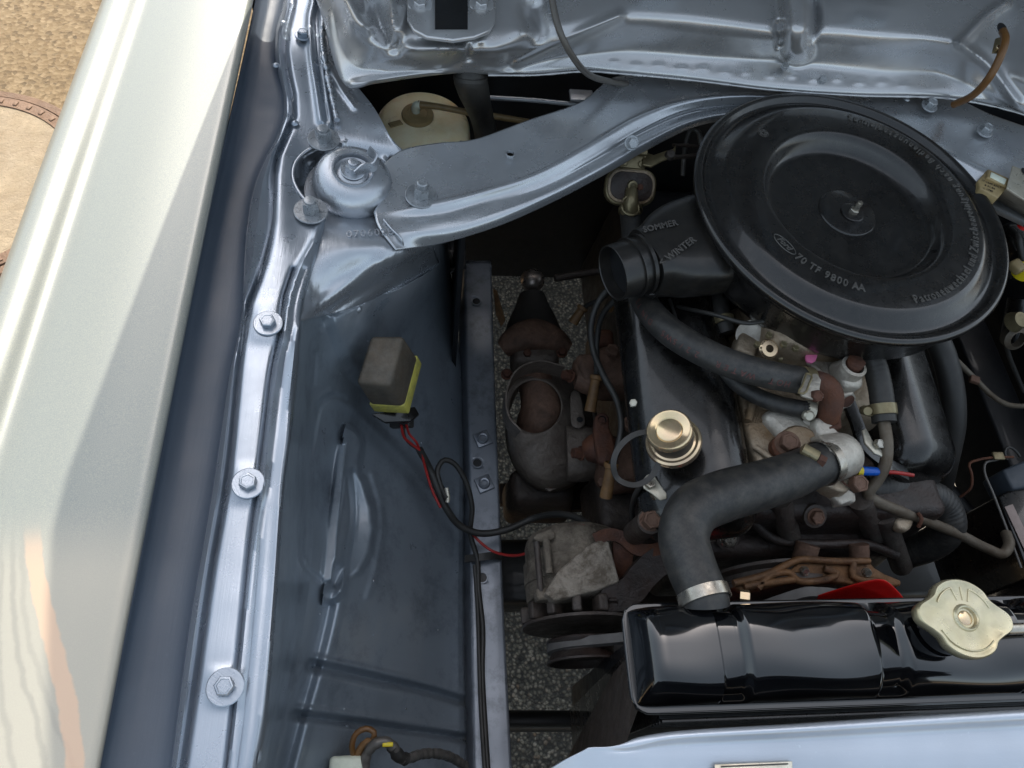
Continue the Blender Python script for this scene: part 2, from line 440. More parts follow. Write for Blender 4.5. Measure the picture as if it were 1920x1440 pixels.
BLKG = mat('gloss_black_paint', '0a0b0e', .12, 0, bstr=.03, bsc=60, sc=30, rvar=.05, coat=1, col2='1a1612', amt=.4, thr=.68)
BLKS = mat('satin_black_paint', '0b0a0a', .30, 0, bstr=.10, bsc=900, bdist=.0002, sc=26, rvar=.12, coat=.45, dust='3a3632', dustamt=.3)
BLKC = mat('rocker_cover_paint', '0a0909', .26, 0, bstr=.05, bsc=300, sc=30, rvar=.08, coat=.35, dust='3e3a33', dustamt=.3)
RUB = mat('rubber', '2d2c2a', .5, 0, bstr=.2, bsc=1200, bdist=.0001, sc=40, rvar=.1, dust='45413c', dustamt=.25)
RUBH = mat('hose_rubber', '262626', .5, 0, bstr=.16, bsc=1500, bdist=.0001, sc=34, rvar=.12, dust='6b655c', dustamt=.34)
FINM = mat('fin_metal', '6a6a6c', .3, .5, bstr=.1)
BELT = mat('belt_rubber', '5c5a58', .6, 0, bstr=.2, sc=80)
STEEL = mat('bright_steel', 'b9b4aa', .3, .9, col2='7a6a55', amt=.5, sc=90, bstr=.15)
BRASS = mat('zinc_gold', 'e2d2a2', .2, .85, col2='dfb0a6', amt=.7, sc=26, thr=.5, soft=.2, bstr=.05, rvar=.08)
CAPG = mat('cap_gold', 'd2c9ac', .32, .7, col2='a89c78', amt=.7, sc=40, thr=.52, bstr=.15, rvar=.1, dust='d0c8a0', dustamt=.5)
RUST = mat('rusty_iron', '4a3128', .75, .15, col2='6a4029', amt=.8, sc=45, bstr=.5, bsc=260, bdist=.001)
RUSTD = mat('burnt_iron', '775a4a', .7, .15, col2='3f3026', amt=.8, sc=55, bstr=.5, bsc=220, bdist=.001)
IRON = mat('oily_iron', '34302e', .45, .2, col2='35241d', amt=.8, sc=30, bstr=.45, bsc=200, bdist=.001, dust='4a4038', dustamt=.25)
IROND = mat('dark_oily_iron', '453f3b', .5, .2, col2='33261f', amt=.7, sc=30, bstr=.4, dust='6a5d50', dustamt=.3, bsc=200, bdist=.001)
ALU = mat('cast_aluminium', 'cbc5ba', .45, .55, col2='5f4c32', amt=.85, sc=24, thr=.55, soft=.16, bstr=.5, bsc=350, bdist=.0008)
ALUD = mat('oily_aluminium', 'b5a895', .45, .5, col2='6a4d26', amt=.8, sc=20, thr=.48, soft=.15, bstr=.5, bsc=260, bdist=.001)
ALUA = mat('alternator_aluminium', '8f8577', .62, .35, col2='4a4138', amt=.75, sc=75, thr=.5, soft=.1, bstr=.7, bsc=500, bdist=.0012)
BOSS = mat('grey_iron', '55504b', .6, .2, col2='3a2c26', amt=.7, sc=40, bstr=.45, bsc=220, bdist=.001)
GASK = mat('pump_casting', '6e4c2e', .6, .3, col2='2d211c', amt=.9, sc=32, thr=.5, bstr=.5, bsc=220, bdist=.001, dust='a9825a', dustamt=.35)
BRKT = mat('yellow_zinc', '8f8568', .4, .6, col2='5f5138', amt=.7, sc=50, bstr=.2)
CLEAR = mat('white_zinc', 'cfcabb', .35, .5, col2='8c8570', amt=.6, sc=60, bstr=.1)
PIPEM = mat('dusty_pipe', '6f675b', .6, .25, col2='4c3d2c', amt=.7, sc=60, bstr=.5, bsc=500)
BOOT = mat('brown_plug_boot', '80603c', .6, 0, col2='3a2a1d', amt=.6, sc=60, bstr=.2)
RELAY = mat('relay_cover', '57524a', .55, .3, col2='6a5a48', amt=.6, sc=50, bstr=.4, bsc=600, dust='8b867c', dustamt=.3)
YELLOW = mat('yellow_crayon', 'c9c05c', .6, 0, col2='6f6c50', amt=.8, sc=70, thr=.56, bstr=.2)
RED = mat('red_plastic', 'c8100c', .5, 0, bstr=.1)
REDW = mat('red_wire', '9c2420', .45, 0, bstr=.1)
BLUEP = mat('blue_plastic', '1257b8', .35, 0, bstr=.05)
YELP = mat('yellow_plastic', 'd8c322', .4, 0, bstr=.05)
PINK = mat('pink_plastic', 'f07fae', .5, 0, bstr=.05)
WHITEP = mat('cream_plastic', 'd5dccb', .45, 0, bstr=.05)
BEIGE = mat('beige_plastic', 'a08c64', .5, 0, col2='7a6a48', amt=.5, sc=60, bstr=.1)
TUBE = mat('amber_tube', '8f7a54', .4, 0, col2='5f4a2c', amt=.6, sc=50, bstr=.1)
TAN = mat('brown_hose', '6b4a26', .4, 0, bstr=.1)
GREYC = mat('grey_cable', '5f5c58', .42, .2, bstr=.1)
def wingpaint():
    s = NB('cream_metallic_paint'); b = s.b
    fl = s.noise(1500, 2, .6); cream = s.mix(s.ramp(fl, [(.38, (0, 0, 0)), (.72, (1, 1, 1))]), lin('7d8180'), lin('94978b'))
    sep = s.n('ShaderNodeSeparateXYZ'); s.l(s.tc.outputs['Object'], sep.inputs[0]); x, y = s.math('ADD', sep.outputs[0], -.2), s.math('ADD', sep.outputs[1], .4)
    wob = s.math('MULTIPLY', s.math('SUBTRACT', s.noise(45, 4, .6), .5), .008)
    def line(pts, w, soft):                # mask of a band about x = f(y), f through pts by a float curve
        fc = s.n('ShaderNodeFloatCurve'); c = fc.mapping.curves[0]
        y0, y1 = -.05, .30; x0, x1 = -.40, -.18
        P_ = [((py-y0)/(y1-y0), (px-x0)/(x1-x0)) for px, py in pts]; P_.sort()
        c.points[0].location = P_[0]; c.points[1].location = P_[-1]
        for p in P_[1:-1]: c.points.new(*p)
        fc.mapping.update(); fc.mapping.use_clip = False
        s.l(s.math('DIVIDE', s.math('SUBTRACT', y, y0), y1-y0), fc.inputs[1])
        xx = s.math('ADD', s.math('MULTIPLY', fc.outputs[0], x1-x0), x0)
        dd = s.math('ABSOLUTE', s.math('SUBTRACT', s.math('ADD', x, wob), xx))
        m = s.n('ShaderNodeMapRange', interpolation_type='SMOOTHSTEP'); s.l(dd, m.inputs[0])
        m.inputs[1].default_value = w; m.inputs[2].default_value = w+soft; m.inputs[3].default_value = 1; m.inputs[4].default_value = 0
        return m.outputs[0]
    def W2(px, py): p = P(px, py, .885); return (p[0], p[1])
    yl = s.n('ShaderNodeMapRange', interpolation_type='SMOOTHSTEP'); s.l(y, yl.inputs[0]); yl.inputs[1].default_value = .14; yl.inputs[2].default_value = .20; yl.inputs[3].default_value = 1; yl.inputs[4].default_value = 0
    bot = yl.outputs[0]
    pat = s.math('MULTIPLY', line([W2(72, 1000), W2(85, 1100), W2(115, 1220), W2(140, 1330), W2(150, 1440)], .0046, .0022), bot)  # peach band: a reflection on the wing painted into its colour
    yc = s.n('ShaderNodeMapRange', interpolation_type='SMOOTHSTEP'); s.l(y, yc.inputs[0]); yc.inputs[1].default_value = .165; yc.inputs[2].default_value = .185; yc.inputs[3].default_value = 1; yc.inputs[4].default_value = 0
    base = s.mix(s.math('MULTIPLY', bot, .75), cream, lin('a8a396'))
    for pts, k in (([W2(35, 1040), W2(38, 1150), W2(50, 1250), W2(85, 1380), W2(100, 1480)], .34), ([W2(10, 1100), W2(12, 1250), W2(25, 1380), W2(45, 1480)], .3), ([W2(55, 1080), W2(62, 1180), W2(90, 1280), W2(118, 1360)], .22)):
        base = s.mix(s.math('MULTIPLY', s.math('MULTIPLY', line(pts, .0004, .0028), bot), k), base, lin('6f6f6c'))  # wavy grey lines of the same reflection, also painted in
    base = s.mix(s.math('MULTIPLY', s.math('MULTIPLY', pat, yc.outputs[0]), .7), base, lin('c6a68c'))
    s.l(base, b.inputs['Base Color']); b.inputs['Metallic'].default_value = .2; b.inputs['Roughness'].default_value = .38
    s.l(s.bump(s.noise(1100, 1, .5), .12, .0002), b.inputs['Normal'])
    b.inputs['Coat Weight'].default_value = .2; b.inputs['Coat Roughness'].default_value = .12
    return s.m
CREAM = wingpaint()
def groundmat():
    s = NB('washed_concrete'); b = s.b
    v = s.n('ShaderNodeTexVoronoi'); v.inputs['Scale'].default_value = 95; s.l(s.tc.outputs['Object'], v.inputs['Vector'])
    c = s.ramp(v.outputs['Color'], [(.0, lin('50432f')), (.35, lin('6f5d42')), (.6, lin('7a684c')), (.85, lin('8a785c')), (1, lin('62543d'))])
    n = s.noise(7, 6, .7); c = s.mix(s.ramp(n, [(.35, (0, 0, 0)), (.7, (.45, .45, .45))]), c, lin('6b5535'))
    n = s.noise(48, 5, .75); c = s.mix(s.ramp(n, [(.56, (0, 0, 0)), (.7, (.75, .75, .75))]), c, lin('3a3022'))
    s.l(c, b.inputs['Base Color']); b.inputs['Roughness'].default_value = .85
    o = s.bump(v.outputs['Distance'], .5, .004); o = s.bump(s.noise(55, 6, .75), .6, .006, o); s.l(o, b.inputs['Normal'])
    g = s.m
    s = NB('old_asphalt'); b = s.b
    v = s.n('ShaderNodeTexVoronoi'); v.inputs['Scale'].default_value = 150; v.inputs['Randomness'].default_value = 1; dn = s.n('ShaderNodeTexNoise'); dn.inputs['Scale'].default_value = 70; dn.inputs['Detail'].default_value = 5; s.l(s.tc.outputs['Object'], dn.inputs['Vector']); dm = s.n('ShaderNodeMix', data_type='RGBA', blend_type='LINEAR_LIGHT'); dm.inputs[0].default_value = .004; s.l(s.tc.outputs['Object'], dm.inputs[6]); s.l(dn.outputs['Color'], dm.inputs[7]); s.l(dm.outputs[2], v.inputs['Vector'])
    c = s.ramp(v.outputs['Color'], [(0, lin('2a2724')), (.3, lin('645f54')), (.55, lin('857d6d')), (.8, lin('a3998a')), (1, lin('7c5f43'))])
    c = s.mix(s.ramp(v.outputs['Distance'], [(.3, (0, 0, 0)), (.62, (.85, .85, .85))]), c, lin('1d1c1b'))
    n = s.noise(38, 6, .8); c = s.mix(s.ramp(n, [(.45, (0, 0, 0)), (.66, (.55, .55, .55))]), c, lin('2b2722')); n = s.noise(8, 5, .7); c = s.mix(s.ramp(n, [(.45, (0, 0, 0)), (.7, (.6, .6, .6))]), c, lin('332f29'))
    s.l(c, b.inputs['Base Color']); b.inputs['Roughness'].default_value = .8
    o = s.bump(v.outputs['Distance'], .9, .006); o = s.bump(s.noise(90, 5, .7), .6, .004, o); s.l(o, b.inputs['Normal'])
    return g, s.m
GROUND, ASPH = groundmat()
MANH = mat('rusty_cast_iron', '7d6450', .7, .2, col2='5c4838', amt=.7, sc=20, bstr=.4, bsc=150, bdist=.002)
MANC = mat('cover_concrete', '978870', .8, 0, col2='7d6c54', amt=.6, sc=14, bstr=.6, bsc=180, bdist=.002, dust='6f5f4a', dustamt=.4)
def bottlemat():
    s = NB('yellowed_plastic'); b = s.b
    c = s.mix(s.ramp(s.noise(22, 6, .65), [(.42, (0, 0, 0)), (.68, (.8, .8, .8))]), lin('fdf2d0'), lin('e6cf98'))
    c = s.mix(s.ramp(s.noise(34, 5, .7), [(.6, (0, 0, 0)), (.75, (.7, .7, .7))]), c, lin('8a6f42'))
    s.l(c, b.inputs['Base Color']); b.inputs['Roughness'].default_value = .38; b.inputs['Subsurface Weight'].default_value = .25; b.inputs['Subsurface Radius'].default_value = (.01, .007, .004)
    s.l(s.bump(s.noise(60, 3, .5), .1, .001), b.inputs['Normal'])
    return s.m
BOTTLE = bottlemat()
LETT = mat('lit_edge_lettering', '504e4b', .35, .1, bstr=.1, coat=.3)  # paler grey paints in the light caught by the raised letters
BLKR = mat('grained_black_paint', '171615', .38, 0, bstr=.35, bsc=420, bdist=.0004, sc=26, rvar=.1, coat=.15, dust='4a4238', dustamt=.2)
SHRD = mat('dusty_shroud_metal', '6b625a', .45, .25, col2='463a33', amt=.7, sc=40, bstr=.35, bsc=300, bdist=.0008, dust='8d8274', dustamt=.35)
EAR = mat('speckled_aluminium', 'a1978a', .6, .4, col2='5d5143', amt=.8, sc=110, thr=.54, soft=.08, bstr=.7, bsc=500, bdist=.0012)
# ================================================================ ground
o = mesh_obj('ground', [(-60, -60, 0), (60, -60, 0), (60, 60, 0), (-60, 60, 0)], [(0, 1, 2, 3)], GROUND, smooth=0); tag(o, 'beige washed concrete ground lit by the sun', kind='structure')
o = mesh_obj('road', [(-.30, -3, .004), (4, -3, .004), (4, 6, .004), (-.30, 6, .004)], [(0, 1, 2, 3)], ASPH, smooth=0); tag(o, 'dark stony asphalt seen below the engine', kind='structure')
mh = thing('manhole_cover', 'round rusty manhole cover with concrete centre in the beige ground', 'manhole cover', (-1.12, 1.32, .004))
lathe('frame_ring', [(.300, 0), (.300, .010), (.318, .010), (.322, .006), (.325, 0)], mh.location, MANH, mh, seg=72)
lathe('cover_ring', [(.265, .004), (.267, .012), (.296, .012), (.298, .003)], mh.location, MANH, mh, seg=72)
lathe('concrete_fill', [(0, .009), (.2, .010), (.266, .009)], mh.location, MANC, mh, seg=64)
st = boxm('lug', (-1.12+.281, 1.32, .0165), (.014, .010, .004), MANH, mh, bevel=.001)
for k in range(1, 48):
    a = k*2*math.pi/48; c = st.copy(); link(c, mh); c.matrix_local = Matrix.Rotation(a, 4, 'Z')

# ================================================================ body shell
body = thing('car_body', 'silver painted car body around the engine bay with cream wing on the left', 'car body', (-.2, .4, .5))
# --- front wing: cross sections in x,z swept along y
def wing():
    ys = np.linspace(-.12, 1.35, 70)
    rows = []
    for y in ys:
        e = -.1965
        f = np.clip((.25-y)/.4, 0, 1)
        pr = [(e-.0005, .893), (e, .8965), (e-.0015, .8995), (e-.006, .9015), (e-.014, .9015), (e-.05, .902), (e-.075, .899), (e-.10, .893), (e-.112, .889), (e-.119, .8905), (e-.128, .8975), (e-.139, .9005), (e-.150, .897), (e-.160, .886), (e-.167, .868), (e-.172, .84), (e-.178, .78), (e-.186, .68), (e-.19, .55), (e-.186, .40)]
        z0 = -.018*max(0, .5-y)**1.3 - .03*max(0, .12-y)
        rows.append([(x, y, z+z0) for x, z in pr])
    A = np.array(rows)
    # smooth across
    for _ in range(2):
        a, b = A[:, :-1], A[:, 1:]; q = np.stack([a*.75+b*.25, a*.25+b*.75], 2).reshape(len(A), -1, 3); A = np.concatenate([A[:, :1], q[:, 1:-1], A[:, -1:]], 1)
    n, m = A.shape[:2]; fs = [(i*m+j, (i+1)*m+j, (i+1)*m+j+1, i*m+j+1) for i in range(n-1) for j in range(m-1)]
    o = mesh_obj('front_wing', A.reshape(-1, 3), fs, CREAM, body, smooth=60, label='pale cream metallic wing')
    if sum(p.normal.z*p.area for p in o.data.polygons) < 0: o.data.flip_normals()
    s = o.modifiers.new('s', 'SOLIDIFY'); s.thickness = .001; s.offset = -1
wing()
# --- water channel between wing and rail, then the bolted rail
def WE(dx, z):                             # wing inner edge shifted
    return [(x+dx, y, z) for x, y in ((489, -60), (481, 0), (438, 200), (381, 440), (340, 640), (292, 900), (240, 1170), (184, 1440), (176, 1480))]
E1 = [(541, -60), (533, 0), (517, 60), (516, 110), (534, 200), (522, 250), (497, 300), (477, 350), (462, 440), (452, 600), (431, 700), (402, 900), (356, 1172), (321, 1440), (315, 1480)]
G1 = [(553, -60), (550, 0), (536, 60), (535, 110), (550, 190), (549, 222), (517, 300), (510, 417), (500, 470), (488, 515), (466, 568), (450, 664), (426, 900), (397, 1070), (374, 1237), (344, 1440), (338, 1480)]
G2 = [(600, -60), (597, 0), (590, 33), (593, 100), (603, 170), (611, 225), (600, 300), (590, 400), (578, 455), (550, 505), (532, 560), (525, 620), (509, 695), (497, 791), (484, 900), (470, 1000), (446, 1237), (424, 1440), (418, 1480)]
ED = [(626, -60), (620, 0), (606, 60), (606, 120), (615, 190), (622, 240), (615, 300), (608, 400), (592, 470), (562, 580), (556, 664), (540, 823), (530, 900), (515, 1113), (495, 1347), (480, 1440), (475, 1480)]
def zc(c, z): return [(x, y, z) for x, y in c]
def mixc(a, b, t, n=40):
    A_, B_ = spl(a, n), spl(b, n); return (A_*(1-t)+B_*t).tolist()
g0 = mixc([(x, y) for x, y, _ in WE(6, 0)], E1, .0)
loft('drain_channel', [WE(-1, .880), WE(7, .868), zc(mixc(g0, E1, .3), .861), zc(mixc(g0, E1, .8), .859), zc(mixc(g0, E1, .98), .862), zc(mixc(g0, E1, 1.0), .866)], SILG, body, n=160, chaikin=2, label='water channel with the dark bonnet reflection painted in, beside the cream wing', wobble=.0008,
     feats=[rib(mixc(g0, E1, .22), 5, .0009)])
rail = loft('wing_rail', [zc(E1, .864), zc([(x+3, y) for x, y in E1], .8685), zc(mixc(E1, G1, .5), .8695), zc(G1, .868), zc(mixc(G1, G2, .3), .8685), zc(mixc(G1, G2, .7), .8685), zc(G2, .868), zc(mixc(G2, ED, .5), .870), zc(ED, .868), zc([(x+5, y) for x, y in ED], .862)], SILW, body, n=420, chaikin=1, densify=.0022, wobble=.0006,
     feats=[rib(mixc(E1, G1, .42), 7, .004), rib(G1, 5, -.0065), rib([(x, y) for x, y in G2[9:]], 4, -.0055), rib([(x+10, y) for x, y in G2[8:]], 5, .0025), rib([(x+22, y) for x, y in G2[9:]], 4, -.0015), rib([(x-9, y) for x, y in G2[:6]], 7, .004), rib([(x+4, y) for x, y in G2[:6]], 5, -.004), bump(600, 350, 60, 110, -.006, p=4), rib([(596, 560), (560, 620), (538, 823), (528, 900), (512, 1113), (490, 1347), (474, 1440)], 6, .003)] +
           [bump(px, py, 34, 34, .0025, p=4) for px, py in ((503, 607), (466, 907), (423, 1288))], label='bolted silver rail with pressed beads',
     holes=[[(640, 262), (600, 272), (572, 284), (552, 303), (546, 325), (552, 350), (572, 378), (600, 404), (640, 410)]])
tube('well_lip', [(x, y, .864) for x, y in ((612, 268), (578, 281), (556, 302), (549, 325), (555, 350), (575, 378), (604, 404))], .0016, SIL, rail, seg=10)
for i, (px, py) in enumerate(((503, 607), (466, 907), (423, 1288))):
    bolt(P(px, py, .8715), SILW, rail, r=.0068, h=.0055, wash=.0125, rot=i*.5, nrm=(.05, -.02, 1))
bolt(P(568, 68, .871), SILW, rail, r=.0062, h=.0055, wash=.009, rot=.4, nrm=(.1, .05, 1))
for px, py in ((531, 42), (517, 122)): lathe('dimple', [(0, .002), (.0025, .0015), (.004, 0)], P(px, py, .871), SILW, rail, seg=12)
lathe('blob', [(0, .003), (.0025, .002), (.004, 0)], P(553, 231, .869), SILW, rail, seg=12)

# --- inner wing (apron) and its pressings
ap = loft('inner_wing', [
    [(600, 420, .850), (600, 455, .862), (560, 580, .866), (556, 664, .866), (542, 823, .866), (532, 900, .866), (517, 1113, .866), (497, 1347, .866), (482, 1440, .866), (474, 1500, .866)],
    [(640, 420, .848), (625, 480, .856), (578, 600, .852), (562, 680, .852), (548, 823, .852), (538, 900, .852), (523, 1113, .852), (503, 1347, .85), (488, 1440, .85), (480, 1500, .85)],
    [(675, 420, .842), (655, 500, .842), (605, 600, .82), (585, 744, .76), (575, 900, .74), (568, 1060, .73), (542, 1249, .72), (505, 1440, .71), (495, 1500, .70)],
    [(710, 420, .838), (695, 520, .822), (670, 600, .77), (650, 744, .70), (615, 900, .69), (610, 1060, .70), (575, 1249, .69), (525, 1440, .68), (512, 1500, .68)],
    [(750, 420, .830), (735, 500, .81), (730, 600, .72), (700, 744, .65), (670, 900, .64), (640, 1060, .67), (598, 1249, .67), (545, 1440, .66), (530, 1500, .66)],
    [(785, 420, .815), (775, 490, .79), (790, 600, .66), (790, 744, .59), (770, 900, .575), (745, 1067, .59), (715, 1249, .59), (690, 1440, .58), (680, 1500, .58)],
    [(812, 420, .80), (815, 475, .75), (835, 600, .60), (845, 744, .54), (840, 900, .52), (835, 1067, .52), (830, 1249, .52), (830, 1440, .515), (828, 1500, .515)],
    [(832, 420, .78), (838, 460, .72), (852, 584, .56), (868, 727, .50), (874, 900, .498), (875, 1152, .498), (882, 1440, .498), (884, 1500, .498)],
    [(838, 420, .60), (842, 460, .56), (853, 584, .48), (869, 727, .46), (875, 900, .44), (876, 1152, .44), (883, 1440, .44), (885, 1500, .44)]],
    SILD, body, n=460, chaikin=2, densify=.0024, wobble=.0015, label='inner wing with dark reflections painted in slate, falling from the rail to the chassis rail',
    feats=[
        rib([(585, 1247), (700, 1272), (800, 1295), (872, 1316)], 9, -.016), rib([(585, 1233), (700, 1258), (800, 1283), (872, 1304)], 7, .004),
        rib([(556, 1341), (700, 1360), (800, 1374), (880, 1386)], 8, -.014), rib([(560, 1328), (700, 1347), (800, 1362), (880, 1374)], 7, .004),
        # long recess with a bright facet
        rib([(606, 1090), (572, 1063), (575, 900), (592, 790), (602, 755), (620, 742), (645, 748)], 6, -.006), rib([(596, 1085), (564, 1060), (566, 900), (583, 785), (596, 748), (620, 733)], 5, .003),
        step([(608, 1092), (628, 930), (640, 836)], 13, .017, 45),
        rib([(700, 780), (760, 850), (820, 930), (868, 990)], 22, -.006), rib([(637, 745), (720, 820), (800, 910), (868, 1005)], 9, .004),
        rib([(660, 890), (668, 960), (655, 1040), (628, 1095)], 9, -.010),
        rib([(700, 890), (716, 960), (708, 1050), (690, 1120)], 7, .003),
        rib([(628, 1067), (600, 1200), (560, 1340), (534, 1440)], 12, -.014), rib([(650, 1080), (620, 1210), (580, 1345), (556, 1440)], 10, .004),
        # folds of the tower side
        step([(672, 470), (676, 525), (700, 600), (722, 650)], 26, .012, 90),
        rib([(575, 580), (620, 545), (690, 510), (745, 480)], 16, .007), rib([(590, 610), (640, 580), (720, 530)], 12, -.006),
        bump(597, 650, 30, 60, -.012, rot=10), rib([(586, 664), (586, 720)], 9, -.006)])
for px, py, z in ((720, 499, .80), (767, 480, .79), (673, 580, .78), (818, 690, .565), (471, 1418, .866), (487, 1418, .85), (833, 575, .6)):
    pass
def zat(o, px, py):
    co = np.empty(len(o.data.vertices)*3); o.data.vertices.foreach_get('co', co); co = co.reshape(-1, 3)+np.array(rootloc(o.parent)); q = PX(co)
    i = int(np.argmin(((q-(px, py))**2).sum(1))); return co[i], np.array(o.data.vertices[i].normal)
for px, py, r in ((720, 498, .0042), (767, 481, .0035), (674, 581, .0042), (826, 692, .0022), (812, 470, .003), (471, 1418, .004), (486, 1418, .004), (690, 640, .0015), (640, 700, .0015), (790, 830, .0015), (600, 1180, .0015), (700, 1190, .0014), (780, 1240, .0014), (650, 1360, .0025)):
    p_, n_ = zat(ap, px, py); lathe('paint_blob' if r < .003 else 'weld_blob', [(0, r*.5), (r*.6, r*.38), (r, 0)], p_, SIL if py < 600 else SILD, ap, nrm=n_, seg=14)

def terrace(sheet, outline, centre, h, soft):
    """press a level-topped facet into a sloping sheet"""
    l = np.array(rootloc(sheet.parent)); co = np.empty(len(sheet.data.vertices)*3); sheet.data.vertices.foreach_get('co', co); co = co.reshape(-1, 3)+l; q = PX(co)
    ol = np.array(outline+[outline[0]], float); ins = inpoly(q, ol); d, _, _ = polydist(q, ol); d = np.where(ins, d, -d)
    w = np.clip((d+soft)/(2*soft), 0, 1); w = w*w*(3-2*w)
    cy = np.array([p[1] for p in centre], float); cz = np.array([zat(sheet, *p)[0][2] for p in centre]); o = np.argsort(cy)
    zt = np.polyval(np.polyfit(cy[o], cz[o], 2), q[:, 1])+h
    z = co[:, 2]*(1-w)+zt*w; m = w > 0
    out = co.copy(); out[m] = Pm(np.c_[q[m], z[m]]); sheet.data.vertices.foreach_set('co', (out-l).ravel()); sheet.data.update()
terrace(ap, [(634, 832), (650, 832), (642, 930), (632, 1010), (623, 1088), (604, 1092), (611, 1010), (622, 930)], [(640, 832), (632, 930), (622, 1010), (613, 1090)], .004, 3.5)
terrace(ap, [(662, 880), (682, 900), (698, 950), (703, 990), (694, 1035), (674, 1072), (654, 1084), (658, 1040), (664, 1000), (664, 950), (660, 910)], [(672, 885), (682, 940), (684, 1000), (674, 1050), (664, 1080)], .008, 9)
# --- tower top plate, with the well round the strut mount
ZE = [float(zat(ap, x, y)[0][2])+.0010 for x, y in ((562, 602), (600, 594), (650, 582), (720, 552), (824, 492))]
tw = loft('strut_tower_plate', [
    [(622, -60, .872), (612, 40, .870), (600, 105, .866), (606, 165, .864), (600, 240, .862), (548, 290, .861), (530, 350, .861), (530, 430, .861), (548, 500, .862), (560, 560, .862), (562, 602, ZE[0])],
    [(632, 60, .868), (622, 110, .866), (640, 170, .862), (650, 240, .860), (620, 300, .858), (600, 350, .857), (600, 420, .857), (612, 480, .858), (605, 545, (.858+ZE[1])/2), (600, 594, ZE[1])],
    [(634, 80, .868), (632, 118, .866), (665, 180, .861), (690, 240, .860), (690, 300, .857), (690, 350, .857), (690, 420, .857), (680, 470, .857), (668, 525, .45*.857+.55*ZE[2]), (650, 582, ZE[2])],
    [(636, 90, .868), (640, 125, .866), (680, 190, .861), (720, 245, .860), (745, 300, .857), (755, 350, .857), (755, 410, .857), (742, 450, .857), (745, 475, .850), (735, 512, .5*.857+.5*ZE[3]), (720, 552, ZE[3])],
    [(638, 100, .868), (650, 135, .866), (700, 200, .861), (752, 285, .860), (790, 310, .858), (820, 350, .857), (810, 410, .857), (795, 425, .856), (806, 450, .848), (814, 470, .35*.857+.65*ZE[4]), (824, 492, ZE[4])]],
    SIL, body, n=260, chaikin=2, densify=.0022, wobble=.0009, label='silver top plate of the suspension tower',
    feats=[bump(668, 352, 108, 72, -.016, rot=12, p=4), bump(583, 325, 36, 48, -.020, rot=10, p=3), step([(556, 330), (560, 300), (590, 280), (622, 270)], 6, .003, 30),
           rib([(552, 350), (575, 385), (600, 410)], 6, .003), rib([(720, 300), (755, 350), (775, 395)], 6, .0045), rib([(735, 300), (770, 350), (790, 395)], 5, -.003),
           bump(562, 388, 16, 10, -.008, rot=30, p=3), bump(590, 256, 16, 10, -.008, rot=30, p=3), rib([(575, 600), (640, 545), (700, 505), (760, 480)], 16, .006), rib([(600, 600), (650, 565), (720, 525)], 10, -.004), bump(642, 418, 7, 6, .002), bump(700, 412, 7, 6, .002),
           rib([(600, 105), (622, 135), (640, 165), (665, 200)], 7, .003), rib([(575, 470), (568, 520), (562, 580)], 5, .004)])
def tuck(sheet, cover, margin=.0018, reach=5):
    """push a sheet just below another one that lies over it"""
    from mathutils.kdtree import KDTree
    g = lambda o: (lambda c: (o.data.vertices.foreach_get('co', c), c.reshape(-1, 3)+np.array(rootloc(o.parent)))[1])(np.empty(len(o.data.vertices)*3))
    C_ = g(cover); qc = PX(C_); kd = KDTree(len(C_))
    for i, q in enumerate(qc): kd.insert((q[0], q[1], 0), i)
    kd.balance(); S_ = g(sheet); qs = PX(S_); out = np.c_[qs, S_[:, 2]]
    for i, q in enumerate(qs):
        _, j, d = kd.find((q[0], q[1], 0))
        if d < reach: out[i, 2] = min(out[i, 2], C_[j, 2]-margin)
    W_ = Pm(out)-np.array(rootloc(sheet.parent)); sheet.data.vertices.foreach_set('co', W_.ravel()); sheet.data.update()
tuck(ap, tw)
# stamped number, nearly filled by paint
def flat_mx(px, py, z, ang, nrm=(0, 0, 1)):   # text frame: x axis turned by ang degrees (picture-up = +y)
    return frame(P(px, py, z), nrm, (math.cos(math.radians(ang)), math.sin(math.radians(ang)), 0))
text('stamped_number', '0706028', .0115, flat_mx(694, 437, .8585, 8), SIL, body, extrude=.0006, spacing=1.15)

# --- strut mount: domed cup, rim, nut on washer, bent tab
sm = thing('strut_mount', 'round domed silver strut mount with central nut on the tower', 'strut mount', P(661, 352, .845))
sn = np.array((.10, -.10, 1.0)); sn /= np.linalg.norm(sn)
c = P(661, 352, .850)
lathe('cup', [(.048, -.010), (.0475, -.006), (.042, -.004), (.0385, -.001), (.0395, .006), (.0385, .014), (.034, .022), (.027, .0265), (.0205, .0275), (.0205, .030), (.0188, .030), (.0185, .024), (.014, .0225), (0, .022)], c, SIL, sm, nrm=sn, seg=64, smooth=55)
c2 = c+sn*.026
lathe('packing_ring', [(.0155, 0), (.015, .002), (.010, .004)], c+sn*.0225, SIL, sm, nrm=sn, seg=24)
bolt(c+sn*.0270, SIL, sm, nrm=sn, r=.0078, h=.0085, wash=.0125, stud=.003, studr=.6, rot=.3, name='nut')
tube('bent_tab', [('w', *(c+sn*.030+np.array((.004, -.008, 0)))), ('w', *(c+sn*.034+np.array((.011, -.003, 0)))), ('w', *(c+sn*.035+np.array((.020, -.001, 0)))), ('w', *(c+sn*.037+np.array((.022, .006, .002)))), ('w', *(c+sn*.040+np.array((.014, .013, .004))))], .002, SIL, sm, flat=(.0008, .006, (0, 0, 1)), n=24)
for px, py, sd in ((607, 262, 0), (583, 396, 0), (790, 368, .004)):
    bolt(P(px, py, .8665 if px < 700 else .863), ZINC, tw, nrm=(.06, -.02, 1), r=.0082, h=.012, wash=.0162, wth=.0016, stud=.0025+sd, studr=.66, rot=px*.1)

